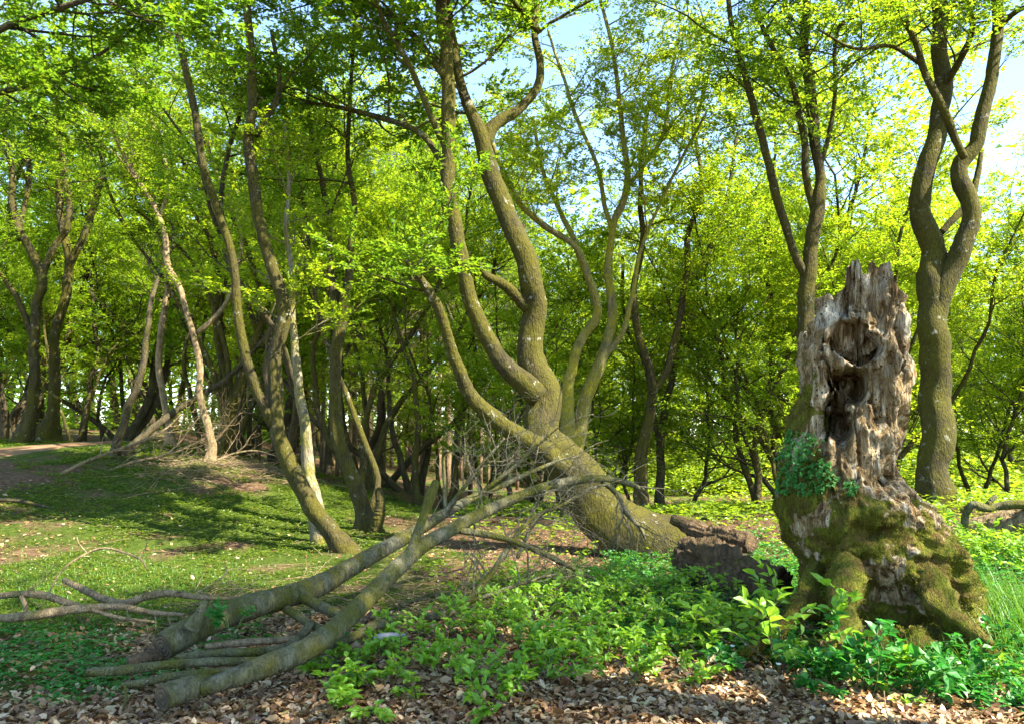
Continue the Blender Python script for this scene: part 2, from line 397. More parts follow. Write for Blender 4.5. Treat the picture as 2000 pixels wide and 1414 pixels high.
#@@TERRAIN
# ------------------------------------------------------------------ terrain
CTRL = np.array([(-4, 3, 0), (0, 3, 0), (4, 3, .05), (0, -8, 0), (-8, -8, 0), (8, -8, .1), (-2.7, 6.5, -.04), (0, 6, 0), (2.7, 6.2, .03), (4.6, 7, .2), (5, 5, .1),
    (-4.5, 7, -.02), (-4.8, 10.5, .2), (-7.2, 13, .49), (-6.8, 15, .82), (-6.6, 17, 1.06), (-9.1, 20, 1.47), (-11.7, 20, 1.4), (-5.5, 17, .95), (-3.9, 15, .53),
    (-2.2, 11.5, .16), (-2.2, 17, .06), (-1.6, 25, -.5), (1.7, 10.5, 0), (1.3, 20, -.3), (5.7, 22, -.6), (6.4, 12, .52), (6.5, 10, .38), (7.8, 20, -.3), (13, 20, .0), (8, 8, .4),
    (-9.1, 14, .86), (-14, 14, 1.1), (-9, 9, .3), (-15, 40, 1.9), (-30, 60, 2.2), (0, 45, -1.1), (12, 45, -1.3), (30, 45, -.6), (0, 90, .2), (60, 90, 2), (-60, 90, 3), (-60, 20, 2.2), (60, 20, .5),
    (300, 300, 3), (-300, 300, 3), (300, -100, 1), (-300, -100, 1), (-25, 25, 1.8), (0, 300, 3)], float)
_d = np.linalg.norm(CTRL[:, None, :2] - CTRL[None, :, :2], axis=-1); _n = len(CTRL)
_A = np.zeros((_n + 3, _n + 3)); _A[:_n, :_n] = -_d; _A[:_n, :_n] -= np.eye(_n) * .15; _A[:_n, _n] = 1; _A[:_n, _n + 1:] = CTRL[:, :2]; _A[_n:, :_n] = _A[:_n, _n:].T
_w = np.linalg.solve(_A, np.concatenate([CTRL[:, 2], np.zeros(3)]))
def H(x, y):
    x = np.asarray(x, float); y = np.asarray(y, float); sh = x.shape
    q = np.stack([x.ravel(), y.ravel()], 1)
    out = np.empty(len(q))
    for s in range(0, len(q), 20000):
        d = np.linalg.norm(q[s:s + 20000, None, :] - CTRL[None, :, :2], axis=-1)
        out[s:s + 20000] = -d @ _w[:_n] + _w[_n] + q[s:s + 20000] @ _w[_n + 1:]
    p = np.stack([q[:, 0], q[:, 1], np.zeros(len(q))], 1)
    near = np.exp(-((q[:, 0]) ** 2 + q[:, 1] ** 2) / 50 ** 2)
    out += (.05 * fbm(p * .55 + 3, 3) + .014 * fbm(p * 3.1, 3)) * near
    return out.reshape(sh)
def h1(x, y): return float(H(np.array([x]), np.array([y]))[0])
def green_mask(x, y):
    """where low green cover grows: the hollow, the slope and the ground round the stump; dry leaves elsewhere"""
    p = np.stack([x, y, np.zeros_like(x)], -1)
    g = .42 + .28 * fbm(p * .42 + 9, 3)
    def blob(cx, cy, rx, ry, a): return a * np.exp(-((x - cx) / rx) ** 2 - ((y - cy) / ry) ** 2)
    g = g + blob(-4.2, 7.8, 1.6, 1.4, .4) + blob(-3.5, 11.5, 2.2, 1.6, .12) + blob(-3.6, 15, 1.6, 3, .35) + blob(3.4, 6.3, 1.7, 1.6, .45) + blob(5.5, 7.5, 2.5, 2.5, .4) + blob(0.6, 8.4, 1.8, 1.4, .45)
    g = g + blob(-3.4, 5.2, 1.1, .55, .45) + blob(2.0, 5.2, .9, .5, .45) + blob(3.0, 4.5, 1.2, .45, .5) + blob(1.1, 5.6, 1.6, .6, .35) + blob(-11, 20, 4, 2.5, .25)
    g = g - blob(0.2, 4.3, 3.2, .9, .62) - blob(-6.2, 16.8, .6, .6, .2) + blob(-6, 13.5, 3, 2, .2) - blob(1.2, 5.0, 1.2, .7, .2)
    return g
PATH = spline([(-13.5, 12.0), (-11.9, 14.6), (-10.9, 17), (-10.5, 19.5), (-10.3, 22), (-10.8, 27), (-13, 36)], 60)
PATH = np.column_stack([PATH[:, 0], PATH[:, 1]])
def path_dist(x, y):
    return np.min(np.hypot(x[..., None] - PATH[:, 0], y[..., None] - PATH[:, 1]), axis=-1)
def grid_axis(lo, hi, n, c, tight):
    a, b = math.asinh((lo - c) / tight), math.asinh((hi - c) / tight)
    return c + tight * np.sinh(np.linspace(a, b, n))
gx = grid_axis(-400, 400, 420, 0, 6); gy = grid_axis(-120, 500, 420, 7, 6)
X, Y = np.meshgrid(gx, gy); Z = H(X, Y)
gm = green_mask(X, Y)
idx = np.arange(X.size).reshape(X.shape)
q = np.stack([idx[:-1, :-1], idx[:-1, 1:], idx[1:, 1:], idx[1:, :-1]], -1).reshape(-1, 4)
mb = MB(); mb.add(np.stack([X, Y, Z], -1), q, att=gm)
tag(mb.build("ground", M_GROUND, att="moss"), kind="structure")
mb = MB(); tn = nrm(np.gradient(PATH, axis=0)); nn_ = np.column_stack([tn[:, 1], -tn[:, 0]])
S = np.linspace(-1, 1, 21); wv = .95 + .3 * fbm(np.column_stack([PATH * .7, np.zeros(60)]), 2)
PX = PATH[:, None, :] + nn_[:, None, :] * (S[None, :, None] * wv[:, None, None])
PX = PX + .12 * fbm(np.concatenate([PX * 1.3, np.zeros(PX.shape[:2] + (1,))], -1), 3)[..., None]
PZ = H(PX[..., 0], PX[..., 1]) + .03 * (1 - np.abs(S)[None] ** 4) - .012
idx = np.arange(PZ.size).reshape(PZ.shape)
q = np.stack([idx[:-1, :-1], idx[:-1, 1:], idx[1:, 1:], idx[1:, :-1]], -1).reshape(-1, 4)
mb.add(np.concatenate([PX, PZ[..., None]], -1), q); tag(mb.build("path", M_PATH), kind="structure")

#@@TREES
# ------------------------------------------------------------------ trees
def limb(spec, d0, d1=None, n=34, wob=.5):
    """px spec [(px,py,rpx)...] at distance d0..d1 -> points, radii"""
    d1 = d0 if d1 is None else d1
    k = len(spec); out = []
    for i, (a, b, r) in enumerate(spec):
        d = d0 + (d1 - d0) * i / max(1, k - 1); p = P(a, b, d); out.append((*p, rpx(r * .79, d)))
    s = spline(out, n); pts, r = s[:, :3], np.maximum(s[:, 3], .006)
    seed = spec[0][0] * .13
    ph = np.linspace(0, 1, n)[:, None] * np.linalg.norm(pts[-1] - pts[0])
    pts = pts + (wob * r)[:, None] * np.column_stack([fbm(np.hstack([ph * 1.7, ph * 0 + seed, ph * 0]), 2), fbm(np.hstack([ph * 1.1, ph * 0 + seed + 40, ph * 0]), 2) * 1.5, np.zeros(n)]) * np.linspace(0, 1, n)[:, None].clip(.0, .2) * 5
    return pts, r
def extend(rng, pts, r, h, n=16):
    """carry a limb on above the frame until it ends as a twig"""
    d = nrm(pts[-1] - pts[-3]); p = pts[-1]; o = []
    for k in range(n):
        d = nrm(d + np.array([0, 0, .12]) + rng.normal(size=3) * .13); p = p + d * h / n; o.append(p)
    return np.vstack([pts, o]), np.concatenate([r, np.linspace(r[-1], .012, n + 1)[1:]])
TREES = []
def hero(name, label, cat, group, limbs, base, bark, leaf, seed, crown_from=.35, l1=2.2, dens=1.0, size=.052, nleaf=34, fine=False, flare=.12, up=.12, ang=62, keep=None):
    """a tree whose stems follow the photo; the first limb is the trunk, the others are limbs of their own, twigs and leaves are grown"""
    rng = rng_(seed); root = empty(name, base, label, cat, group)
    crown = MB()
    for li, (pts, r) in enumerate(limbs):
        m = MB(); k = 36 if r.max() > .14 else 20 if r.max() > .08 else 10
        if k > 10:
            rs = spline(np.column_stack([pts, r]), 130 if k == 36 else 80); pts, r = rs[:, :3], rs[:, 3]
        bark_tube(m, pts, r, k, .09, seed + li, fluted=flare if li == 0 else 0)
        lo = m.build("trunk" if li == 0 else "limb", bark, root, base)
        L = np.linalg.norm(np.diff(pts, axis=0), axis=1).sum()
        cf = crown_from if np.isscalar(crown_from) else crown_from[li]
        if cf >= 1: continue
        n1 = max(4, int(L * (1 - cf) * 3.3 * dens))
        rs = spline(np.column_stack([pts, r]), 40)
        A, RA = branch(rng, rs[None, :, :3], rs[None, :, 3], n1, cf, .99, l1, ang, up, .35, 9, .5, .55, .2, .45)
        B_, RB = branch(rng, A, RA, 8, .18, 1, l1 * .4, 50, .02, .28, 6, .6, .18, .25, .35)
        C_, RC = branch(rng, B_, RB, 4, .2, 1, l1 * .21, 48, .0, .22, 4, .7, .1, .4, .2)
        bw = MB(); bw.add(*tubes(A, RA, 6)); bw.add(*tubes(B_, np.maximum(RB, .0028), 4)); bw.add(*tubes(C_, np.maximum(RC, .002), 3)); bw.build("sprays", bark, lo, base)
        twig_leaves(crown, rng, C_, max(6, int(nleaf * .62)), size, fine, jit=.016, nj=.22)
        twig_leaves(crown, rng, B_, max(4, int(nleaf * .34)), size, fine, t0=.4, jit=.016, nj=.22)
        twig_leaves(crown, rng, A, 8, size, fine, t0=.7, jit=.02)
    if crown.n: crown.build("crown", leaf, root, base, smooth=False)
    TREES.append(root); return root
def ground_at(px, d):
    x = (px - 1000) / F * d / math.cos(PITCH); return np.array([x, d, h1(x, d)])
def foot(spec_px, d, r):
    """ground point under a trunk, sunk a little so that roots run into the soil"""
    g = ground_at(spec_px, d); return (g[0], g[1], g[2] - .12, r)
def trunk_from_ground(px, d, rbase, spec, d1=None, n=40):
    pts, r = limb(spec, d, d1, 30)
    g = foot(px, d, rbase)
    q = np.vstack([[g], np.column_stack([pts, r])[2:]])
    s = spline(q, n); return s[:, :3], np.maximum(s[:, 3], .006)

R_ = rng_(11)
# the big leaning beech in the middle
D = 10.5
tr = trunk_from_ground(1330, D, .55, [(1330, 1095, 80), (1250, 1050, 74), (1180, 1000, 66), (1120, 945, 60), (1085, 885, 52), (1062, 820, 44), (1045, 760, 42), (1040, 715, 36), (1048, 670, 32), (1036, 600, 30), (1025, 520, 28), (990, 440, 26), (965, 370, 24), (946, 300, 22), (940, 255, 19), (918, 210, 14), (897, 150, 12), (882, 80, 11), (872, 0, 10)])
s1 = limb([(1052, 775, 30), (1022, 745, 28), (988, 715, 23), (955, 665, 20), (925, 610, 20), (912, 540, 18), (895, 450, 20), (880, 370, 20), (875, 290, 18), (872, 200, 18), (868, 100, 17), (865, -10, 15)], D - .1, D - .6)
s2 = limb([(1120, 930, 30), (1060, 880, 25), (1010, 848, 22), (960, 812, 20), (915, 765, 18), (890, 700, 15), (872, 640, 13), (850, 590, 13), (822, 545, 10), (795, 510, 6)], D - .2, D - 1.2)
s3 = limb([(1030, 600, 18), (988, 557, 13), (948, 536, 9), (930, 505, 5)], D, D - .5)
s4 = limb([(944, 285, 18), (965, 243, 17), (1010, 215, 12), (1048, 168, 11), (1055, 120, 10), (1045, 60, 9), (1050, -20, 9)], D, D + .4)
s5 = limb([(876, 300, 11), (840, 230, 8), (800, 130, 7), (750, 40, 6), (730, -20, 6)], D - .4, D - 1)
s6 = limb([(960, 640, 8), (860, 470, 14), (760, 330, 14), (690, 250, 12), (640, 180, 10), (600, 120, 8)], D + 2.5, D + 2.7)
s7 = limb([(872, 330, 10), (820, 260, 8), (740, 230, 7), (660, 210, 6), (590, 200, 4)], D - .5, D + 1.5)
s8 = limb([(868, 150, 10), (800, 60, 8), (720, 10, 7), (640, 0, 6), (560, -20, 4)], D - .6, D + 1.2)
s9 = limb([(1050, 60, 8), (1000, 0, 7), (960, -60, 6), (900, -100, 4)], D, D - 1.2)
ls = [extend(R_, *tr, 6), extend(R_, *s1, 6.5), s2, s3, extend(R_, *s4, 5), extend(R_, *s5, 3), s7, s8, s9]
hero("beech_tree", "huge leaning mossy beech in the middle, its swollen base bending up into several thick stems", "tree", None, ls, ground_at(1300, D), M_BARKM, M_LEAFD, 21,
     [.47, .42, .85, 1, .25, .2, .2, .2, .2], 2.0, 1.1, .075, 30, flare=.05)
# curved twin beech on the left of centre
D = 10.3
tr = trunk_from_ground(695, D, .2, [(695, 1105, 24), (655, 1045, 23), (605, 985, 22), (568, 920, 20), (545, 850, 19), (536, 770, 18), (540, 690, 17), (552, 620, 17), (541, 550, 16), (520, 480, 15), (500, 400, 14), (489, 300, 14), (494, 200, 12), (488, 100, 11), (480, -10, 10)])
t2 = limb([(535, 830, 15), (510, 780, 12), (482, 700, 12), (461, 600, 11), (455, 500, 10), (430, 420, 10), (400, 320, 10), (375, 200, 9), (355, 100, 9), (335, -10, 8)], D, D - .5)
t3 = limb([(500, 265, 9), (520, 232, 9), (540, 200, 8), (543, 150, 6), (530, 60, 5)], D, D + .5)
t4 = limb([(455, 500, 7), (430, 400, 6), (445, 300, 6), (470, 200, 5), (440, 100, 4)], D, D + 1)
hero("beech_tree", "slim beech whose trunk bows left then sweeps upright, left of the fallen branches", "tree", None,
     [extend(R_, *tr, 5), extend(R_, *t2, 5), t3, t4], ground_at(695, D), M_BARK, M_LEAF, 22, [.6, .5, .2, .2], 1.9, .9, .061, 26, flare=.05)
tr = trunk_from_ground(640, 10.9, .16, [(640, 1010, 18), (610, 955, 17), (597, 870, 14), (588, 780, 12), (578, 690, 10), (568, 600, 8), (572, 540, 7), (560, 450, 6), (565, 350, 5), (555, 240, 4)])
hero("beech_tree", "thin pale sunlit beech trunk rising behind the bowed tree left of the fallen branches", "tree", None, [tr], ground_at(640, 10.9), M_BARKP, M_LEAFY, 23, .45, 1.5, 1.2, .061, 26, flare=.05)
# forked tree with a torn stub
D = 12
tr = trunk_from_ground(728, D, .28, [(728, 1070, 24), (715, 1010, 22), (700, 960, 20), (680, 915, 18), (662, 850, 16), (655, 780, 15), (656, 700, 14), (663, 640, 16), (668, 600, 14), (680, 540, 10), (685, 470, 8), (690, 400, 7), (680, 300, 6), (685, 190, 5), (690, 80, 4)])
t2 = limb([(664, 640, 13), (650, 560, 9), (646, 490, 8), (640, 420, 7), (625, 330, 6), (600, 220, 5), (610, 100, 4)], D, D + .6)
t3 = limb([(722, 1000, 9), (738, 940, 8), (715, 870, 8), (682, 780, 7), (645, 690, 6), (617, 570, 6), (600, 450, 5), (582, 340, 4)], D + .3, D + 1.2)
t4 = limb([(728, 1040, 14), (738, 1015, 15), (745, 985, 12), (742, 955, 10)], D - .25, D - .3)
hero("beech_tree", "forked beech with a torn brown stub at its foot, right of the bowed tree", "tree", None, [extend(R_, *tr, 3), t2, t3, t4], ground_at(728, D), M_BARK, M_LEAF, 24, [.5, .3, .5, 1], 1.8, .95, .061, 26, flare=.1)
# twisted tree right of the stump
D = 12
tr = trunk_from_ground(1818, D, .36, [(1818, 1000, 42), (1822, 960, 37), (1825, 900, 36), (1834, 800, 36), (1836, 700, 36), (1822, 640, 34), (1826, 590, 33), (1832, 545, 33), (1824, 480, 28), (1802, 420, 26), (1800, 350, 24), (1814, 290, 23), (1834, 230, 22), (1845, 170, 21), (1840, 100, 20), (1835, -10, 18)])
t2 = limb([(1828, 640, 16), (1842, 570, 24), (1866, 510, 25), (1890, 445, 22), (1895, 400, 22), (1882, 360, 21), (1880, 320, 20), (1904, 280, 18), (1920, 220, 17), (1936, 150, 15), (1946, 50, 14), (1950, -20, 13)], D - .1, D - .5)
t3 = limb([(1884, 310, 9), (1862, 268, 10), (1838, 215, 11), (1802, 130, 9), (1788, 80, 8), (1740, -10, 7)], D - .5, D - .9)
t5 = limb([(1838, 180, 10), (1880, 100, 8), (1900, 40, 7), (1870, -20, 5)], D, D - 1.5)
t6 = limb([(1945, 60, 9), (1990, 20, 7), (2050, 0, 6), (2120, -20, 4)], D - .5, D - 1.5)
t7 = limb([(1800, 125, 7), (1740, 90, 5), (1670, 95, 4), (1600, 60, 3)], D - .7, D - 1.4)
t4 = limb([(1838, 455, 8), (1862, 425, 9), (1885, 400, 10), (1908, 350, 8), (1915, 300, 6)], D + .2, D + .3)
hero("beech_tree", "large beech with two snaking intertwined stems, behind and right of the rotten stump", "tree", None, [extend(R_, *tr, 6), extend(R_, *t2, 6), extend(R_, *t3, 3), t4, t5, t6, t7], ground_at(1818, D), M_BARKM, M_LEAF, 25, [.5, .44, .3, 1, .2, .2, .2], 2.2, 1.0, .063, 30, flare=.06)
# tree behind the stump
D = 13.5
tr = trunk_from_ground(1574, D, .25, [(1574, 1000, 25), (1576, 900, 21), (1580, 800, 20), (1582, 700, 19), (1579, 600, 20), (1576, 540, 19), (1583, 480, 17), (1592, 430, 18), (1596, 395, 17), (1603, 350, 13), (1600, 310, 13), (1590, 250, 14), (1577, 150, 14), (1574, 50, 12), (1575, -20, 11)])
t2 = limb([(1574, 540, 12), (1550, 492, 10), (1522, 405, 11), (1497, 300, 10), (1472, 200, 9), (1448, 120, 8), (1430, 60, 7), (1420, -20, 6)], D, D - .7)
t3 = limb([(1590, 410, 10), (1576, 350, 9), (1570, 285, 9), (1555, 190, 8), (1520, 110, 7), (1482, 40, 6), (1475, -10, 5)], D, D - .4)
t4 = limb([(1604, 320, 6), (1620, 260, 6), (1632, 180, 5), (1636, 60, 5), (1680, 30, 4), (1720, 0, 3)], D, D - .3)
hero("beech_tree", "slender forked beech standing directly behind the left side of the rotten stump", "tree", None, [extend(R_, *tr, 4), extend(R_, *t2, 3.5), extend(R_, *t3, 3), t4], ground_at(1574, D), M_BARK, M_LEAF, 26, [.45, .3, .2, .1], 2.1, .95, .063, 26, flare=.06)
# golden mossy multi-stem tree in the sun
D = 15.5
tr = trunk_from_ground(1120, D, .3, [(1120, 1010, 30), (1118, 900, 24), (1135, 830, 19), (1150, 770, 17), (1172, 710, 15), (1190, 660, 13), (1198, 610, 12), (1190, 540, 10), (1193, 480, 9), (1200, 425, 9), (1222, 375, 9), (1222, 300, 7), (1207, 190, 6), (1195, 90, 5), (1170, -10, 4)])
t2 = limb([(1112, 870, 18), (1108, 780, 16), (1118, 720, 13), (1140, 660, 12), (1168, 610, 11), (1150, 540, 9), (1120, 480, 8), (1062, 440, 8), (1012, 392, 7), (980, 330, 6), (950, 250, 4)], D - .1, D - .8)
t3 = limb([(1165, 600, 8), (1145, 530, 8), (1120, 470, 7), (1090, 410, 6), (1060, 330, 5), (1040, 230, 4)], D, D + .6)
t4 = limb([(1196, 450, 6), (1180, 400, 6), (1168, 330, 5), (1130, 240, 5), (1100, 150, 4), (1070, 60, 3)], D, D + .5)
t5 = limb([(1178, 700, 8), (1215, 650, 7), (1235, 580, 6), (1250, 490, 5), (1290, 400, 4), (1330, 310, 4), (1380, 220, 3)], D, D - .6)
t6 = limb([(1222, 370, 6), (1262, 320, 5), (1300, 250, 5), (1310, 150, 4), (1330, 50, 3)], D, D + .6)
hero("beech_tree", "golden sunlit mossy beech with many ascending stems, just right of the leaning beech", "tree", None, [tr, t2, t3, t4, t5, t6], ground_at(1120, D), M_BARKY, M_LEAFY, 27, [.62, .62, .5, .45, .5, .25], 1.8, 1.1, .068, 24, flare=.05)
D = 17
tr = trunk_from_ground(1255, D, .25, [(1255, 1040, 24), (1250, 960, 18), (1250, 900, 16), (1262, 830, 14), (1272, 770, 12), (1262, 710, 10), (1245, 640, 9), (1240, 560, 8), (1255, 460, 7), (1250, 330, 6), (1265, 200, 4)])
t2 = limb([(1272, 770, 9), (1298, 730, 10), (1318, 670, 9), (1330, 620, 8), (1340, 540, 8), (1345, 460, 7), (1370, 370, 6), (1360, 250, 5), (1390, 120, 4)], D, D + .4)
hero("beech_tree", "grey forked beech behind the tip of the fallen branch, right of the golden tree", "tree", None, [tr, t2], ground_at(1255, D), M_BARK, M_LEAFY, 28, [.6, .5], 2.0, 1.05, .073, 24)
D = 19
tr = trunk_from_ground(1285, D, .2, [(1285, 1030, 16), (1288, 940, 11), (1292, 860, 10), (1300, 800, 9), (1310, 740, 8), (1330, 660, 7), (1345, 560, 6), (1390, 480, 6), (1420, 380, 5), (1440, 260, 4)])
t2 = limb([(1290, 880, 7), (1275, 800, 6), (1262, 720, 5), (1220, 620, 5), (1215, 500, 4)], D, D + .5)
hero("beech_tree", "thin dark beech close behind the right side of the grey forked beech", "tree", None, [tr, t2], ground_at(1285, D), M_BARKD, M_LEAFY, 29, [.4, .3], 2.0, 1.1, .077, 22)
# left wood
D = 20.5
tr = trunk_from_ground(48, D, .3, [(48, 868, 24), (60, 800, 14), (68, 730, 12), (70, 650, 11), (76, 590, 11), (80, 545, 12), (60, 490, 10), (38, 450, 9), (25, 400, 8), (20, 330, 7), (10, 250, 6), (20, 150, 5)])
t2 = limb([(72, 680, 8), (45, 610, 7), (20, 560, 6), (-10, 515, 6), (-40, 430, 5)], D, D - .5)
t3 = limb([(80, 545, 9), (105, 480, 8), (135, 430, 8), (130, 350, 7), (115, 280, 6), (110, 180, 5)], D, D + .5)
t4 = limb([(35, 470, 7), (50, 400, 6), (58, 320, 6), (60, 270, 5)], D, D + .5)
hero("beech_tree", "beech with a curved flared foot at the far left edge beside the sandy path", "tree", None, [tr, t2, t3, t4], ground_at(48, D), M_BARK, M_LEAF, 31, [.7, .55, .5, .5], 2.3, 1.1, .077, 22, flare=.1)
D = 22
tr = trunk_from_ground(95, D, .5, [(95, 858, 30), (100, 820, 17), (108, 740, 13), (112, 650, 11), (128, 560, 11), (132, 500, 10), (120, 420, 9), (115, 320, 8), (108, 200, 6)])
t2 = limb([(130, 540, 9), (160, 470, 9), (185, 400, 8), (205, 340, 6), (190, 250, 5), (150, 150, 5)], D, D - .4)
hero("beech_tree", "broad beech with a mossy hollow foot, second trunk from the left edge by the path", "tree", None, [tr, t2], ground_at(95, D), M_BARKM, M_LEAF, 32, [.65, .5], 2.4, 1.1, .077, 22, flare=.12)
D = 17
tr = trunk_from_ground(412, D, .17, [(412, 935, 14), (416, 880, 10), (408, 840, 9), (398, 800, 9), (388, 770, 7), (392, 720, 8), (380, 660, 7), (350, 560, 7), (330, 520, 8), (322, 460, 7), (300, 400, 6), (270, 350, 6), (240, 300, 6), (205, 230, 5), (170, 160, 4)])
t2 = limb([(385, 650, 6), (420, 620, 6), (455, 560, 5), (470, 450, 5), (420, 330, 4), (400, 250, 3)], D, D + .6)
t3 = limb([(310, 430, 5), (330, 350, 5), (300, 250, 4), (280, 150, 3)], D, D + .6)
hero("beech_tree", "crooked brown beech leaning far left from the brushwood on the slope", "tree", None, [tr, t2, t3], ground_at(412, D), M_DEAD, M_LEAF, 33, [.7, .5, .3], 2.0, 1.0, .073, 22)
D = 18.5
tr = trunk_from_ground(432, D, .3, [(432, 900, 24), (445, 830, 15), (462, 760, 14), (490, 690, 12), (515, 620, 10), (528, 540, 9), (520, 440, 8), (560, 330, 6), (550, 200, 5)])
t2 = limb([(445, 830, 9), (440, 740, 8), (420, 650, 8), (425, 540, 7), (390, 400, 6), (350, 300, 5)], D, D + .5)
t3 = limb([(505, 650, 8), (470, 570, 6), (400, 450, 5), (330, 335, 4), (270, 225, 3), (230, 120, 2)], D, D - 1)
t4 = limb([(520, 600, 7), (480, 480, 6), (425, 350, 5), (390, 250, 4), (330, 140, 3)], D, D - 1)
t5 = limb([(445, 820, 8), (400, 690, 6), (330, 560, 5), (262, 470, 4), (215, 380, 4), (190, 280, 3)], D, D - 1)
t6 = limb([(455, 790, 8), (430, 640, 6), (380, 520, 5), (300, 440, 4), (250, 400, 3)], D, D - .8)
hero("beech_tree", "mossy forked beech standing behind the brushwood heap on the slope", "tree", None, [tr, t2, t3, t4, t5, t6], ground_at(432, D), M_BARKM, M_LEAF, 34, [.6, .6, .7, .7, .7, .7], 2.0, 1.0, .073, 22)
D = 19.5
tr = trunk_from_ground(340, D, .16, [(340, 870, 12), (332, 830, 9), (318, 770, 8), (312, 700, 8), (322, 620, 8), (330, 540, 7), (310, 440, 6), (320, 330, 5), (290, 200, 4)])
hero("beech_tree", "thin wavy beech trunk at the right side of the sandy path crest", "tree", None, [tr], ground_at(340, D), M_DEAD, M_LEAF, 35, .4, 2.0, 1.3, .073, 22)
# overhanging tree that stands left of the frame; its boughs cross the top left corner
D = 7.0
tr = trunk_from_ground(-260, D, .3, [(-260, 1240, 50), (-270, 900, 40), (-300, 600, 36), (-280, 300, 32), (-300, 0, 28), (-290, -300, 22)])
t2 = limb([(-285, 330, 15), (-150, 160, 11), (0, 60, 9), (100, 20, 8), (220, -20, 6), (330, -80, 4)], D, D - .6)
t3 = limb([(-280, 260, 12), (-120, 210, 9), (40, 170, 7), (170, 120, 5), (260, 60, 3)], D, D + .5)
hero("beech_tree", "beech just outside the left edge whose leafy boughs hang into the top left corner", "tree", None, [extend(R_, *tr, 4), t2, t3], ground_at(-260, D), M_BARKD, M_LEAFD, 36, [.5, .3, .25], 1.6, 1.7, .058, 34)

def wl(pts, n=30):
    q = spline(np.array(pts, float), n); return q[:, :3], np.maximum(q[:, 3], .006)
gz_ = h1(7.5, 0.9)  # unseen tree added right of the frame, its crown set to shade the foreground
tr = wl([(7.5, 0.9, gz_ - .15, .42), (7.4, 0.9, gz_ + .6, .3), (7.2, 1.0, 3, .27), (7.4, 0.9, 6, .24), (7.2, 0.8, 9, .2)])
t2 = wl([(7.3, 0.9, 5.6, .14), (6.2, 1.4, 7.0, .11), (4.9, 1.9, 8.0, .08), (3.7, 2.2, 8.6, .05), (2.8, 2.3, 9.0, .02)])
t3 = wl([(7.3, 0.9, 6.4, .14), (6.3, 0.1, 7.8, .10), (5.1, -0.3, 8.8, .07), (4.1, -0.1, 9.6, .03)])
t4 = wl([(7.3, 0.9, 6.8, .13), (7.9, 2.1, 8.0, .1), (8.1, 3.1, 9.0, .06), (8.0, 3.9, 9.6, .02)])
t5 = wl([(7.3, 0.9, 7.4, .12), (5.9, 0.9, 9.0, .08), (4.7, 1.0, 10.2, .03)])
hero("beech_tree", "unseen beech added outside the right edge so its leafy boughs shade the foreground", "tree", None, [extend(R_, *tr, 5), t2, t3, t4, t5], (7.5, 0.9, gz_), M_BARKD, M_LEAFD, 37, [.6, .2, .2, .25, .2], 2.6, 1.25, .073, 26)
# ---- background trees: a few kinds, copied
def kind_beech(seed, stems, height, r0, bark, leaf, lean=.1, low=.13, size=.1, l1=2.7, dens=.95, nl=11):
    rng = rng_(seed); tm = MB(); cm = MB(); z0 = np.zeros(3)
    for s in range(stems):
        a = rng.uniform(0, 6.28); d = nrm(np.array([math.cos(a) * (.12 + .2 * (stems > 1)), math.sin(a) * (.12 + .2 * (stems > 1)), 1.0])); p = np.array([math.cos(a), math.sin(a), 0]) * r0 * .6 * (stems > 1); p[2] = -.3
        hh = height * rng.uniform(.8, 1.05); n = 26; o = [p]
        for k in range(n - 1):
            d = nrm(d + np.array([0, 0, .09]) + rng.normal(size=3) * np.array([.17, .17, .02])); p = p + d * hh / n; o.append(p)
        o = np.array(o); t = np.linspace(0, 1, n); r = r0 * (1 - .93 * t ** .8) * (1 + .7 * np.exp(-t * 28)) / math.sqrt(stems)
        bark_tube(tm, o, r, 9, .12, seed + s)
        A, RA = branch(rng, o[None], r[None], int(34 * dens / stems) + 5, low, .97, l1, 58, .22, .4, 8, .55, .6, .2, .5)
        B_, RB = branch(rng, A, RA, 7, .22, 1, l1 * .42, 50, .03, .3, 5, .6, .2, .3, .3)
        C_, RC = branch(rng, B_, RB, 4, .25, 1, l1 * .24, 48, .0, .22, 3, .7, .1, .4, .2)
        tm.add(*tubes(A, RA, 5)); tm.add(*tubes(B_, np.maximum(RB, .005), 3))
        twig_leaves(cm, rng, C_, nl, size, jit=.025, nj=.2); twig_leaves(cm, rng, B_, int(nl * .8), size, t0=.5, jit=.025, nj=.2)
    return tm.mesh("trunk", bark), cm.mesh("crown", leaf, smooth=False)
def kind_conifer(seed, height, r0):
    rng = rng_(seed); tm = MB(); cm = MB(); n = 14
    o = np.column_stack([np.cumsum(rng.normal(size=n) * .03), np.cumsum(rng.normal(size=n) * .03), np.linspace(-.3, height, n)]); t = np.linspace(0, 1, n)
    r = r0 * (1 - .85 * t); bark_tube(tm, o, r, 8, .05, seed)
    A, RA = branch(rng, o[None], r[None], 46, .06, .5, 1.0, 88, -.1, .2, 5, .2, .25, .3, .2, .006)      # dead lower whips
    tm.add(*tubes(A, np.maximum(RA, .006), 3))
    B_, RB = branch(rng, A, RA, 5, .2, 1, .5, 60, -.1, .3, 3, .6, .5, .4, .2); tm.add(*tubes(B_, np.maximum(RB, .004), 3))
    A, RA = branch(rng, o[None], r[None], 70, .42, .99, 2.2, 85, -.12, .2, 6, .2, .25, .3, .75, .007); tm.add(*tubes(A, RA, 3))
    B_, RB = branch(rng, A, RA, 9, .15, 1, .7, 55, -.1, .3, 4, .6, .3, .4, .4)
    twig_leaves(cm, rng, B_, 22, .13, asp=.16, jit=.03); 
    return tm.mesh("trunk", M_POLE), cm.mesh("crown", M_NEEDLE, smooth=False)
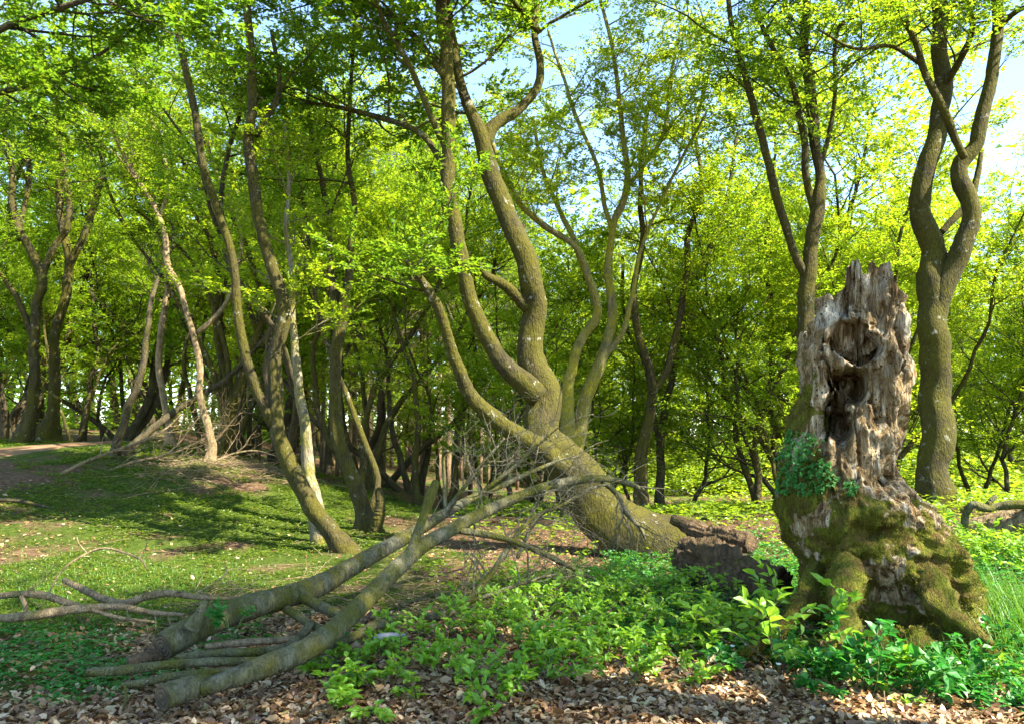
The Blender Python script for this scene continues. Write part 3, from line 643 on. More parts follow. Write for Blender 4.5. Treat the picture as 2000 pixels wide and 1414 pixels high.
KB = [kind_beech(101, 1, 15, .12, M_BARKD, M_LEAFY, low=.08), kind_beech(102, 2, 14, .14, M_BARKD, M_LEAFY, dens=1.15, low=.06), kind_beech(103, 3, 13, .16, M_BARKD, M_LEAFY, dens=1.3, low=.05),
      kind_beech(104, 1, 16, .14, M_BARK, M_LEAF, dens=1.2), kind_beech(105, 2, 13, .14, M_BARK, M_LEAF, dens=1.1, low=.1), kind_beech(106, 1, 12, .09, M_BARKD, M_LEAFY, low=.12, dens=1.1)]
KL = [kind_beech(111, 1, 15, .15, M_BARKD, M_LEAF), kind_beech(112, 2, 14, .18, M_BARKD, M_LEAF), kind_beech(113, 1, 14, .18, M_BARKM, M_LEAF, low=.22)]
KT = [kind_beech(131, 1, 8.5, .075, M_BARKD, M_LEAFY, low=.16, size=.072, l1=2.3, dens=.85, nl=17), kind_beech(132, 1, 7.5, .06, M_BARKD, M_LEAF, low=.14, size=.07, l1=2.4, dens=.85, nl=17), kind_beech(133, 2, 9, .09, M_BARK, M_LEAF, low=.2, size=.072, l1=2.2, dens=.95, nl=17)]
KC = [kind_conifer(121, 15, .11), kind_conifer(122, 17, .13), kind_conifer(123, 16, .09)]
def place(kind, x, y, sc, rz, name):
    root = bpy.data.objects.new(name, None); root.location = (x, y, h1(x, y) - .02); root.rotation_euler = (0, 0, rz); root.scale = (sc, sc, sc); COL.objects.link(root)
    for nm, me in zip(("trunk", "crown"), kind):
        o = bpy.data.objects.new(nm, me); o.parent = root; COL.objects.link(o)
    return root
ORD = ["first", "second", "third", "fourth", "fifth", "sixth", "seventh", "eighth", "ninth", "tenth", "eleventh", "twelfth", "thirteenth", "fourteenth", "fifteenth", "sixteenth", "seventeenth", "eighteenth", "nineteenth", "twentieth"]
def ordinal(i):
    if i < 20: return ORD[i]
    tens = {2: "twenty", 3: "thirty", 4: "forty", 5: "fifty"}[(i + 1) // 10]; u = (i + 1) % 10
    return tens + "-" + ORD[u - 1] if u else {2: "twentieth", 3: "thirtieth", 4: "fortieth", 5: "fiftieth"}[(i + 1) // 10]
def scatter(rng, n, x0, x1, y0, y1, dmin, wedge=.72, avoid=None):
    out = []; tries = 0
    while len(out) < n and tries < 20000:
        tries += 1; y = y0 + (y1 - y0) * rng.random(); x = rng.uniform(x0, x1)
        if abs(x) > y * wedge + 2: continue
        if any(math.hypot(x - a, y - b) < dmin for a, b in out): continue
        if avoid is not None and avoid(x, y): continue
        out.append((x, y))
    return out
HERO_XY = [(o.location.x, o.location.y) for o in TREES]
def near_hero(x, y): return any(math.hypot(x - a, y - b) < 1.6 for a, b in HERO_XY) or float(path_dist(np.array([x]), np.array([y]))[0]) < 1.7
def blocks(x, y, wd=.085): return any(y < b and b < 19.5 and abs(x / y - a / b) < wd for a, b in HERO_XY if b > 11) or near_hero(x, y)
rb = rng_(55)
def rows(pts, ynear, ymid, text, group, kinds, name, cat, smin=.95, smax=1.35):
    bands = {"nearest": [], "middle": [], "farthest": []}
    for p in pts: bands["nearest" if p[1] < ynear else "middle" if p[1] < ymid else "farthest"].append(p)
    for b, L in bands.items():
        L.sort(key=lambda p: p[0] / p[1])
        for i, (x, y) in enumerate(L):
            o = place(kinds[int(rb.integers(len(kinds)))], x, y, rb.uniform(smin, smax), rb.uniform(0, 6.28), name)
            tag(o, text % (ordinal(i), b), cat, group)
pl = scatter(rng_(61), 46, -40, -6.5, 22, 56, 1.7, avoid=near_hero)
rows(pl, 30, 42, "%s beech from the left in the %s row of shady wood behind path", "trees in the shady wood behind the path", KL + [KB[3]], "beech_tree", "tree")
pc = scatter(rng_(62), 36, -8.5, 1.5, 23, 44, 1.0, avoid=near_hero)
rows(pc, 28, 35, "%s straight conifer from the left in the %s row of brown plantation", "straight conifers behind the hollow", KC, "conifer_tree", "tree", .75, 1.0)
glade = lambda x, y: 22.5 < y < 38 and x > .5 + .05 * y and x < .62 * y                 # an open glade lets the sun reach the far edge
pr = scatter(rng_(63), 2, 3.0, 38, 18, 58, 2.0, avoid=lambda x, y: blocks(x, y) or y > 23) + scatter(rng_(67), 46, 1.0, 44, 36, 60, 2.1, avoid=lambda x, y: blocks(x, y) or glade(x, y))
rows(pr, 25, 38, "%s slender beech from the left in the %s row of bright right-hand wood", "slender beeches in the bright wood", KB, "beech_tree", "tree", 1.05, 1.5)
KS = [kind_beech(141, 1, 12, .12, M_BARKD, M_LEAF, low=.5, size=.07, l1=1.9, dens=.8, nl=14), kind_beech(142, 2, 12, .15, M_BARKD, M_LEAF, low=.45, size=.07, l1=1.9, dens=.8, nl=14), kind_beech(143, 3, 11, .16, M_BARK, M_LEAFY, low=.45, size=.07, l1=1.9, dens=.9, nl=14), kind_beech(144, 1, 11, .09, M_BARK, M_LEAF, low=.5, size=.07, l1=1.9, dens=.8, nl=14)]
ps = scatter(rng_(65), 27, -16, -1.5, 16, 27, .9, avoid=near_hero) + scatter(rng_(66), 5, 2, 16, 16, 28, 1.5, avoid=lambda x, y: blocks(x, y, .05) or glade(x, y) or x > .5 * y or x < .3 * y)
rows(ps, 20, 23.5, "%s bare slender stem from the left in the %s row of dark upright beeches", "slender dark upright beeches", KS, "beech_tree", "tree", .85, 1.2)
pt = scatter(rng_(64), 40, -22, 22, 16, 27, 1.9, avoid=lambda x, y: blocks(x, y) or glade(x, y) or (x < -2.5 and y < 21))
rows(pt, 17, 21, "%s thin young beech from the left in the %s row of leafy understorey", "thin young beeches of the understorey", KT, "young_beech", "young tree", .8, 1.15)
# the far wood beyond them, too distant to tell tree from tree
rf = rng_(71); fw = MB(); K = 42000
fx = rf.uniform(-75, 75, K); fy = rf.uniform(58, 95, K); fz = H(fx, fy) + np.abs(rf.beta(1.2, 1.5, K)) * (24 + 5 * fbm(np.column_stack([fx, fy, fx * 0]) * .12, 2))
pos = np.column_stack([fx, fy, fz]); a = rf.uniform(0, 6.28, K); dd = np.column_stack([np.cos(a), np.sin(a), rf.normal(size=K) * .2])
put_leaves(fw, pos, nrm(dd), nrm(np.array([0, 0, 1.]) + rf.normal(size=(K, 3)) * .5), rf.uniform(.5, 1.1, K), rf.uniform(.35, .7, K))
tk = []; 
for i in range(220):
    x, y = rf.uniform(-75, 75), rf.uniform(58, 95); z = h1(x, y); n = 8
    tk.append(np.column_stack([x + np.cumsum(rf.normal(size=n) * .25), np.full(n, y), z + np.linspace(-.3, 13, n)]))
V, q = tubes(np.array(tk), np.tile(np.linspace(.2, .05, 8), (220, 1)), 5); fw.add(V, q, 1)
tag(fw.build("distant_wood", [M_LEAF, M_BARKD], smooth=False), "far green mass of beech wood seen between the nearer trunks", None, None, "stuff")

rf = rng_(72); K = 90000
fx = rf.uniform(-62, 62, K); fy = rf.uniform(27, 62, K); kk = (fbm(np.column_stack([fx, fy, fx * 0]) * .16, 3) > -.25) & (path_dist(fx, fy) > 3) & ~((np.abs(fx + 4 - fy * .02) < 7) & (fy < 44)); fx, fy = fx[kk], fy[kk]; K = len(fx)
top_ = .6 + 3.6 * np.clip(.5 + fbm(np.column_stack([fx, fy, fx * 0]) * .3 + 7, 3), 0, 1) * np.clip((fy - 24) / 20, .25, 1)
fz = H(fx, fy) + rf.random(K) * top_; a = rf.uniform(0, 6.28, K); dd = nrm(np.column_stack([np.cos(a), np.sin(a), rf.normal(size=K) * .2]))
fw = MB(); LL = rf.uniform(.12, .3, K); put_leaves(fw, np.column_stack([fx, fy, fz]), dd, nrm(np.array([0, 0, 1.]) + rf.normal(size=(K, 3)) * .4), LL, LL * .6)
tag(fw.build("distant_undergrowth", M_LEAFY, smooth=False), "low leafy bushes filling the far forest floor under the trees", None, None, "stuff")
def bushes(n, x0, x1, y0, y1, hmax, size, m, label, seed):
    rng = rng_(seed); x = rng.uniform(x0, x1, n); y = rng.uniform(y0, y1, n); p = np.column_stack([x, y, x * 0])
    top = hmax * np.clip(.55 + .75 * fbm(p * .28 + seed, 3), .05, 1.3); z = H(x, y) + top * rng.random(n) ** .7; k = (fbm(np.column_stack([x, y, z]) * .7 + seed, 2) > -.35) & (path_dist(x, y) > 2.5); p = np.column_stack([x, y, z])[k]; n = len(p)
    a = rng.uniform(0, 6.28, n); d = nrm(np.column_stack([np.cos(a), np.sin(a), rng.normal(size=n) * .2])); L = size * rng.uniform(.7, 1.3, n); mb = MB()
    put_leaves(mb, p, d, nrm(np.array([0, -.25, 1.]) + rng.normal(size=(n, 3)) * .4), L, L * .62); tag(mb.build("distant_undergrowth", m, smooth=False), label, None, None, "stuff")
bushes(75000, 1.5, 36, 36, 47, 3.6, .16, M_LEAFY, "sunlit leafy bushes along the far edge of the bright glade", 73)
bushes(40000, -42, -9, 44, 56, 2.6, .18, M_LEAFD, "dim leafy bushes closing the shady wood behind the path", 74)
bushes(16000, -9, 2, 45, 52, 3.0, .18, M_LEAF, "leafy bushes beyond the conifer plantation", 75)
#@@STUMP
# ------------------------------------------------------------------ the rotten stump
SD = 6.3
def sx(px, d=SD): return (px - 1000) / F * d / math.cos(PITCH)
def sz(py, d=SD): return float(P(1000, py, d)[2])
prof = np.array([(1255, 1590, 1890), (1200, 1575, 1880), (1140, 1575, 1874), (1100, 1560, 1862), (1050, 1535, 1832), (1000, 1522, 1802), (960, 1524, 1775), (930, 1532, 1757), (900, 1537, 1752), (850, 1552, 1764), (800, 1566, 1772), (760, 1575, 1778),
                 (700, 1566, 1776), (650, 1584, 1776), (610, 1597, 1780), (580, 1602, 1783), (480, 1606, 1783)], float)
pz = np.array([sz(a) for a in prof[:, 0]]); pl_ = np.array([sx(a) for a in prof[:, 1]]); pr_ = np.array([sx(a) for a in prof[:, 2]])
o_ = np.argsort(pz); pz, pl_, pr_ = pz[o_], pl_[o_], pr_[o_]
base_z = h1(sx(1690), SD) - .12
NPH, NV = 260, 300
ph = np.linspace(0, 2 * math.pi, NPH, endpoint=False); sp = np.sin(ph); cp = np.cos(ph)
ts = np.array([-1, -.84, -.74, -.66, -.60, -.5, -.31, -.26, -.18, -.13, 0, .16, .27, .33, .45, .62, .8, .92, 1]); ty = np.array([622, 592, 572, 560, 520, 515, 517, 548, 550, 524, 527, 530, 522, 566, 588, 588, 580, 578, 592])
top = np.array([sz(a) for a in np.interp(sp, ts, ty)]) + .016 * fbm(np.column_stack([sp * 14, cp * 14, ph * 0]), 3)
top = np.where(cp < 0, top - (.16 + .2 * np.abs(fbm(np.column_stack([sp * 3 + 5, cp * 3, ph * 0]), 2))) * np.minimum(1, -cp * 3), top)
vv = np.linspace(0, 1, NV)[:, None]
ZZ = base_z + vv * (top[None] - base_z)
lx = np.interp(ZZ, pz, pl_); rx = np.interp(ZZ, pz, pr_); cx = (lx + rx) / 2; ax = (rx - lx) / 2
PHg = np.broadcast_to(ph, ZZ.shape); S_, C_g = np.sin(PHg), np.cos(PHg)
def stump_r(ZZ, S_, C_g, ax, cx):
    p = np.stack([S_ * ax + cx, -C_g * ax, ZZ], -1)
    zr = ZZ - base_z
    ridg = 1 - np.abs(fbm(p * np.array([7, 7, 1.6]) + 3, 4)) * 1.6                # long weathered ribs
    lump = fbm(p * 3.0 + 11, 3); fine = fbm(p * np.array([26, 26, 8]), 3); pits = fbm(p * 15 + 7, 3)
    hi = np.clip((zr - .8) / .5, 0, 1)
    crack = np.clip(.12 - np.abs(fbm(p * np.array([5.5, 5.5, 1.0]) + 31, 3)), 0, .12) / .12
    grain = fbm(p * np.array([44, 44, 2.6]) + 5, 3)
    dr = hi * (.07 * (ridg - .5) + .016 * grain + .02 * fine - .07 * np.clip(pits - .2, 0, 1) + .05 * lump - .075 * crack) + (1 - hi) * (.10 * lump + .075 * fbm(p * 6, 3) + .03 * fbm(p * 19, 4))
    return dr
DR = stump_r(ZZ, S_, C_g, ax, cx)
side = np.clip(np.abs(S_), 0, 1) ** 6
DR = DR * (1 - .55 * side) 
XX = cx + (ax + DR) * S_; YY = SD + .12 - (ax * .92 + DR) * C_g
# hollows and the tongue of wood, in stump coordinates (x, z on the front face)
_w1 = np.stack([XX, ZZ, XX * 0], -1); WX = XX + .022 * fbm(_w1 * 8 + 2, 3); WZ = ZZ + .05 * fbm(_w1 * np.array([7, 4, 1]) + 9, 3)
def gz(px, py, rxp, ryp, pw=4):
    q = np.sqrt(((WX - sx(px)) / rpx(rxp, SD)) ** 2 + ((WZ - sz(py)) / rpx(ryp, SD)) ** 2)
    return np.exp(-q ** pw) * (C_g > 0.05)
inw = .66 * gz(1645, 678, 38, 40, 9) + .45 * gz(1634, 756, 27, 28, 7) + .5 * gz(1612, 822, 17, 52, 6) + .16 * gz(1690, 600, 16, 50, 2) + .10 * gz(1735, 690, 10, 60, 2) + .2 * gz(1746, 845, 22, 26, 2) + .07 * gz(1650, 590, 12, 40, 2) + .16 * gz(1700, 945, 40, 10, 2) + .10 * gz(1645, 1022, 24, 10, 2)
outw = .13 * gz(1702, 705, 17, 62, 3) + .06 * gz(1715, 790, 40, 70, 2) + .09 * gz(1590, 760, 22, 90, 2) + .12 * gz(1690, 985, 110, 30, 3) + .07 * gz(1600, 1010, 50, 60, 2) + .05 * gz(1760, 620, 22, 40, 2) + .10 * gz(1800, 1080, 60, 70, 2)
inw = inw * (1.1 + .25 * fbm(np.stack([XX * 9, ZZ * 9, XX * 0], -1), 2)); YY = YY + .93 * inw - outw; XX = XX + .37 * inw
pxz = ZZ - base_z
edge = 1.42 + 1.4 * np.clip(-S_ - .35, 0, 1) - .22 * np.clip((XX - sx(1655)) / .2, 0, 1)
mossv = np.clip((edge - pxz) / .3 + .8 * fbm(np.stack([XX, YY, ZZ * .6], -1) * 4, 4), 0, 1) * np.clip(1.5 + 2.2 * fbm(np.stack([XX, YY, ZZ], -1) * 5.5 + 21, 4), .1, 1)
stump = MB()
rim = np.stack([XX[-1], YY[-1], ZZ[-1]], -1); cen = rim.mean(0)
rings = [np.stack([XX, YY, ZZ], -1)]; inner = []
for k, (f, dz) in enumerate([(.90, -.01), (.80, -.05), (.72, -.16), (.66, -.22), (.6, -.30), (.5, -.36), (.25, -.40), (.02, -.42)]):
    q_ = cen + (rim - cen) * np.array([f, f, 0.35 if k > 1 else 1.0 - .2 * k]); q_[:, 2] += dz + .03 * fbm(np.column_stack([sp * 6, cp * 6, ph * 0 + k]), 2); inner.append(q_)
G = np.concatenate([rings[0], np.array(inner)], 0); NR = G.shape[0]
idx = np.arange(NR * NPH).reshape(NR, NPH); j = (np.arange(NPH) + 1) % NPH
q = np.stack([idx[:-1], idx[:-1][:, j], idx[1:][:, j], idx[1:]], -1).reshape(-1, 4)
stump.add(G.reshape(-1, 3), q, att=np.concatenate([mossv, np.zeros((len(inner), NPH))], 0))
sbase = np.array([sx(1690), SD + .1, h1(sx(1690), SD)])
st = empty("tree_stump", sbase, "tall hollow rotten tree stump with pale jagged top and thick moss round its foot", "stump")
stump.build("trunk", M_STUMP, st, sbase, att="moss")
# mossy roots and cushions at its foot
def root_lump(spec, seed):
    out = []
    for (x, y, z, r) in spec: out.append((x, y, z, r))
    s = spline(out, 26); s[:, 3] *= .8; m = MB(); V, q = tubes(s[:, :3], s[:, 3], 22)
    c = np.repeat(s[:, :3], 22, axis=0); V = c + (V - c) * (.9 + .38 * fbm(V * 5 + seed, 3) + .22 * fbm(V * 17, 3))[:, None]
    m.add(V, q, att=np.ones(len(V))); return m, V
FIBRE_P, FIBRE_N = [], []
for si, spec in enumerate([
    [(*P(1660, 1060, 6.1), .12), (*P(1655, 1130, 5.75), .15), (*P(1648, 1190, 5.45), .13), (*P(1638, 1245, 5.15), .09), (*P(1618, 1300, 4.9), .02)],
    [(*P(1790, 1060, 6.15), .14), (*P(1815, 1130, 5.85), .16), (*P(1845, 1190, 5.55), .14), (*P(1885, 1225, 5.35), .10), (*P(1940, 1258, 5.2), .02)],
    [(*P(1600, 1080, 6.25), .10), (*P(1575, 1160, 5.95), .12), (*P(1540, 1215, 5.65), .09), (*P(1500, 1250, 5.45), .06), (*P(1430, 1285, 5.3), .02)]]):
    m, V = root_lump(spec, si * 7.0); m.build("root", M_STUMP, st, sbase, att="moss")
    c = np.repeat(spline(spec, 26)[:, :3], 22, axis=0); FIBRE_P.append(np.repeat(V, 14, axis=0)); FIBRE_N.append(np.repeat(nrm(V - c), 14, axis=0))
for ci, (px_, d_c, rx_, ry_, hz_) in enumerate([(1735, 5.5, .24, .2, .2), (1640, 5.45, .17, .2, .16), (1560, 5.65, .2, .18, .13), (1835, 5.5, .22, .22, .22), (1900, 5.45, .2, .2, .12), (1690, 5.3, .13, .14, .09), (1785, 5.35, .15, .15, .12), (1500, 5.6, .16, .14, .07)]):
    c0 = ground_at(px_, d_c); th = np.linspace(0, 2 * math.pi, 44, endpoint=False); vv_ = np.linspace(0.02, 1, 22)[:, None] * math.pi / 2
    V = np.stack([np.sin(vv_) * np.cos(th) * rx_, np.sin(vv_) * np.sin(th) * ry_, np.cos(vv_) * hz_ + 0 * th], -1).reshape(-1, 3)
    w_ = V + c0; V = V * (1 + .55 * fbm(w_ * 5.5, 4) + .16 * fbm(w_ * 19, 3))[:, None]; N0 = nrm(V + np.array([0, 0, .05])); V = V + c0 - np.array([0, 0, .03])
    idx = np.arange(len(V)).reshape(22, 44); jj_ = (np.arange(44) + 1) % 44; q = np.stack([idx[:-1], idx[1:], idx[1:][:, jj_], idx[:-1][:, jj_]], -1).reshape(-1, 4)
    m = MB(); m.add(V, q, att=np.ones(len(V))); m.build("moss_cushion", M_STUMP, st, sbase, att="moss"); FIBRE_P.append(np.repeat(V, 8, axis=0)); FIBRE_N.append(np.repeat(N0, 8, axis=0))
rs_ = rng_(81)
SG = np.stack([XX, YY, ZZ], -1)
nx = np.cross(np.gradient(SG, axis=1), np.gradient(SG, axis=0)); nx = nrm(nx)
outd = np.stack([S_, -C_g, S_ * 0], -1); nx = nx * np.sign((nx * outd).sum(-1, keepdims=True))
sel = (rs_.random(ZZ.shape) < mossv * .9) & (mossv > .45) & (C_g > -.5)
FIBRE_P.append(np.repeat(SG[sel], 5, axis=0)); FIBRE_N.append(np.repeat(nx[sel], 5, axis=0))
fp = np.concatenate(FIBRE_P); fn = np.concatenate(FIBRE_N); kk = fbm(fp * 9 + 4, 3) > -.12 + .3 * rs_.normal(size=len(fp)); fp, fn = fp[kk], fn[kk]; K = len(fp)
mm = MB(); fp = fp + rs_.normal(size=fp.shape) * .008
dirs = nrm(fn * .8 + rs_.normal(size=fp.shape) * .55 + np.array([0, 0, -.15]))
LL = rs_.uniform(.008, .02, K) * (1 + .5 * np.clip(fbm(fp * 4, 2), -1, 1)); put_leaves(mm, fp - fn * .004, dirs, nrm(rs_.normal(size=fp.shape)), LL, LL * .3)
mm.build("moss", M_MOSSF, st, sbase, smooth=False)

#@@LOGS
# ------------------------------------------------------------------ fallen wood
def log_thing(name, label, cat, group, specs, m, k=16, amp=.07, cut=False, twigs=None, seed=1, twm=None):
    """specs: list of pixel limbs [(px,py,rpx,d)...]; the first is the body, the others are limbs"""
    body = []; objs = []
    for sp_ in specs:
        s = spline([(*P(a, b, d), rpx(r * .72, d)) for a, b, r, d in sp_], 40); body.append((s[:, :3], np.maximum(s[:, 3], .003)))
    base = body[0][0][0].copy(); root = empty(name, base, label, cat, group)
    for i, (pts, r) in enumerate(body):
        mb = MB(); bark_tube(mb, pts, r, k if r.max() > .03 else 8, amp, seed + i); objs.append(mb.build("stem" if i == 0 else "limb", m, root, base))
        if cut and i == 0:
            d = -nrm(pts[1] - pts[0]); u = nrm(np.cross(d, [0, 0, 1])); v = np.cross(d, u); a = np.linspace(0, 2 * math.pi, 20, endpoint=False)
            cm = MB(); rr = r[0] * (1 + .04 * np.cos(3 * a))
            ring = pts[0] + d * .006 + (u * np.cos(a)[:, None] + v * np.sin(a)[:, None]) * rr[:, None] * .93
            ring2 = pts[0] - d * .03 + (u * np.cos(a)[:, None] + v * np.sin(a)[:, None]) * rr[:, None] * .93
            V = np.vstack([ring, ring2, pts[0] + d * .007]); i0 = np.arange(20); j0 = (i0 + 1) % 20
            cm.add(V, np.stack([i0, j0, j0 + 20, i0 + 20], 1)); cm.f[3].append(np.stack([j0, i0, np.full(20, 40)], 1)); cm.mi[3].append(np.zeros(20, np.int32))
            cm.build("cut_end", M_CUT, objs[0], base, smooth=False)
    if twigs:
        rng = rng_(seed)
        for li, t0, n, L, ang, up in twigs:
            pts, r = body[li]
            A, RA = branch(rng, pts[None], r[None], n, t0, 1, L, ang, up, .45, 10, .4, .8, .2, .3, .010)
            B_, RB = branch(rng, A, RA, 4, .2, 1, L * .45, 45, 0, .45, 7, .6, .9, .3, .3, .008)
            C_, RC = branch(rng, B_, RB, 2, .2, 1, L * .22, 45, 0, .4, 5, .7, .9, .4, .3, .007)
            tw = MB(); tw.add(*tubes(A, np.maximum(RA, .003), 6)); tw.add(*tubes(B_, np.maximum(RB, .0022), 4)); tw.add(*tubes(C_, np.maximum(RC, .0016), 3))
            tw.build("sprays", twm or m, objs[li], base)
    return root
log_thing("fallen_branch", "thick fallen branch, front of the pair, arching over and pointing right past the leaning beech", "fallen branch", None,
    [[(392, 1345, 20, 4.55), (450, 1325, 25, 4.62), (520, 1300, 30, 4.75), (590, 1272, 30, 4.9), (640, 1240, 27, 5.1), (690, 1195, 25, 5.4), (735, 1150, 24, 5.7), (780, 1105, 23, 6.0), (830, 1062, 20, 6.3), (880, 1035, 18, 6.6), (940, 1002, 16, 6.9), (1000, 975, 14, 7.2), (1060, 952, 13, 7.4), (1120, 938, 12, 7.6), (1180, 934, 10, 7.8), (1225, 943, 8, 7.9), (1256, 956, 5, 8.0)],
     [(895, 1035, 10, 6.65), (940, 1042, 9, 6.7), (1000, 1055, 8, 6.8), (1060, 1080, 7, 6.9), (1110, 1105, 6, 7.0), (1160, 1130, 3, 7.1)],
     [(800, 1085, 14, 6.1), (815, 1040, 12, 6.25), (830, 1000, 12, 6.35), (842, 965, 15, 6.4), (852, 940, 10, 6.45)],
     [(1175, 938, 7, 7.8), (1205, 965, 7, 7.8), (1222, 1000, 6, 7.8), (1250, 1030, 5, 7.8), (1262, 1055, 3, 7.8)],
     [(1010, 1090, 5, 7.0), (1050, 1010, 6, 7.1), (1100, 985, 5, 7.2), (1150, 955, 4, 7.4), (1185, 946, 3, 7.6)]],
    M_LOG, 18, .05, False, [(0, .5, 12, 1.0, 50, .03), (1, .25, 11, .6, 45, .15), (3, .2, 12, .6, 50, -.1), (4, .1, 9, .6, 45, 0)], 201, M_TWIG)
log_thing("fallen_branch", "thick fallen branch behind the arching one, sawn butt at left, its fine pale tips raised", "fallen branch", None,
    [[(318, 1262, 36, 5.35), (360, 1238, 36, 5.5), (410, 1212, 35, 5.7), (470, 1190, 34, 5.95), (540, 1170, 32, 6.2), (610, 1148, 29, 6.5), (660, 1122, 26, 6.8), (720, 1088, 22, 7.1), (780, 1055, 19, 7.4), (840, 1020, 16, 7.6), (880, 995, 13, 7.8), (930, 968, 10, 8.0), (985, 945, 8, 8.2), (1040, 920, 6, 8.4), (1090, 900, 4, 8.6), (1130, 890, 2, 8.8)],
     [(375, 1225, 22, 5.4), (390, 1200, 15, 5.4), (400, 1175, 9, 5.4)],
     [(865, 1005, 8, 7.7), (900, 960, 6, 7.7), (930, 920, 5, 7.7), (965, 880, 4, 7.7), (985, 855, 2, 7.7)],
     [(870, 990, 5, 7.7), (868, 940, 5, 7.7), (866, 890, 5, 7.65), (875, 880, 3, 7.6)],
     [(935, 965, 6, 8.0), (1000, 915, 5, 8.1), (1050, 870, 3, 8.1), (1090, 835, 2, 8.1)]],
    M_LOG, 18, .07, True, [(0, .55, 12, .9, 45, .05), (2, .2, 10, .7, 45, 0), (4, .2, 9, .7, 40, 0)], 202, M_TWIG)
log_thing("fallen_branch", "curved mossy branch lying low behind the leafy seedlings, its tips rising in the middle", "fallen branch", None,
    [[(620, 1268, 10, 5.3), (680, 1248, 12, 5.5), (740, 1218, 13, 5.8), (800, 1204, 12, 6.1), (860, 1202, 11, 6.3), (910, 1175, 9, 6.5), (955, 1125, 8, 6.7), (985, 1080, 7, 6.8), (1020, 1030, 6, 7.0), (1060, 1000, 5, 7.2), (1110, 990, 3, 7.3)],
     [(905, 1180, 6, 6.5), (960, 1160, 6, 6.5), (1030, 1135, 5, 6.7), (1090, 1120, 3, 6.9)]], M_LOG, 12, .06, False, [(0, .4, 18, .8, 50, .1), (1, .2, 12, .6, 50, .1)], 203, M_TWIG)
log_thing("fallen_branch", "broken side branch bridging between the two thick fallen branches", "fallen branch", None,
    [[(590, 1165, 14, 6.3), (640, 1190, 14, 6.05), (680, 1210, 12, 5.75), (700, 1220, 9, 5.65)]], M_LOG, 12, .06, seed=204)
log_thing("fallen_branch", "shorter broken side branch running under the gap between the thick fallen branches", "fallen branch", None,
    [[(560, 1190, 11, 6.1), (600, 1215, 11, 5.8), (640, 1235, 10, 5.5), (660, 1245, 7, 5.35)]], M_LOG, 12, .06, seed=205)
GP = "thin logs laid side by side under the fallen branches"
log_thing("log", "slim straight log lying frontmost of its bundle, its end jutting farthest left", "log", GP, [[(172, 1312, 11, 4.85), (240, 1308, 13, 4.87), (330, 1297, 12, 4.95), (420, 1292, 12, 5.0), (500, 1290, 11, 5.05), (560, 1280, 8, 5.1)]], M_LOG, 14, .05, True, seed=206)
log_thing("log", "thin crooked log between the short sawn log and the slim straight one", "log", GP, [[(238, 1338, 8, 4.7), (290, 1330, 10, 4.72), (350, 1318, 10, 4.78), (420, 1312, 10, 4.82), (490, 1308, 8, 4.86)], [(244, 1336, 4, 4.68), (246, 1360, 4, 4.62), (243, 1378, 3, 4.6)]], M_LOG, 12, .05, seed=207)
log_thing("log", "mossy thin log just below the sawn butt of the rear fallen branch", "log", GP, [[(345, 1284, 10, 5.15), (420, 1276, 12, 5.2), (500, 1272, 12, 5.25), (560, 1262, 11, 5.35), (590, 1240, 11, 5.5), (610, 1215, 10, 5.65)]], M_LOG, 12, .05, seed=208)
log_thing("log", "grey thin log wedged deepest under the rear fallen branch", "log", GP, [[(400, 1262, 9, 5.45), (470, 1255, 10, 5.55), (540, 1250, 9, 5.65), (600, 1243, 7, 5.75)]], M_DEAD, 12, .05, seed=209)
log_thing("log", "short thick sawn log with dark round cut end at the bottom left of the pile", "log", None, [[(318, 1362, 34, 4.42), (350, 1350, 33, 4.5), (385, 1338, 29, 4.58), (412, 1330, 18, 4.66)]], M_LOG, 20, .05, True, seed=210)
log_thing("log", "dark low log end half hidden left of the sawn butt", "log", None, [[(250, 1292, 14, 5.25), (280, 1285, 17, 5.3), (320, 1278, 14, 5.4)]], M_ROT, 14, .08, True, seed=211)
# dead branches on the left
log_thing("dead_branch", "dead grey branch entering from the left edge and dropping to the right", "dead branch", None, [[(-30, 1168, 9, 6.9), (30, 1160, 9, 6.85), (85, 1162, 10, 6.8), (130, 1176, 9, 6.75), (172, 1190, 7, 6.7)], [(42, 1165, 6, 6.8), (50, 1185, 6, 6.75), (44, 1210, 4, 6.7)]], M_DEAD, 10, .1, False, [(0, .2, 4, .4, 45, 0)], 221)
log_thing("dead_branch", "long sinuous tan dead branch across the sunlit moss, ending near the fallen butt", "dead branch", None, [[(125, 1132, 7, 7.2), (165, 1152, 9, 7.1), (205, 1170, 10, 7.0), (245, 1178, 11, 6.95), (285, 1165, 10, 6.95), (330, 1158, 9, 7.0), (390, 1166, 7, 7.0), (450, 1168, 5, 7.0), (510, 1162, 3, 7.0)], [(235, 1180, 6, 6.95), (270, 1192, 6, 6.9), (310, 1200, 4, 6.85)]], M_DEAD, 10, .1, False, [(0, .4, 5, .4, 40, .05)], 222)
log_thing("dead_branch", "weathered thick dead branch lying lowest on the sunlit moss at the left edge", "dead branch", None, [[(-20, 1208, 9, 6.5), (40, 1204, 12, 6.5), (100, 1196, 13, 6.55), (160, 1188, 11, 6.6), (230, 1184, 9, 6.65), (300, 1196, 7, 6.6), (360, 1200, 4, 6.55)], [(180, 1190, 6, 6.6), (230, 1205, 5, 6.55), (300, 1214, 4, 6.5)]], M_DEAD, 10, .12, False, [(0, .2, 6, .4, 45, .05)], 223)
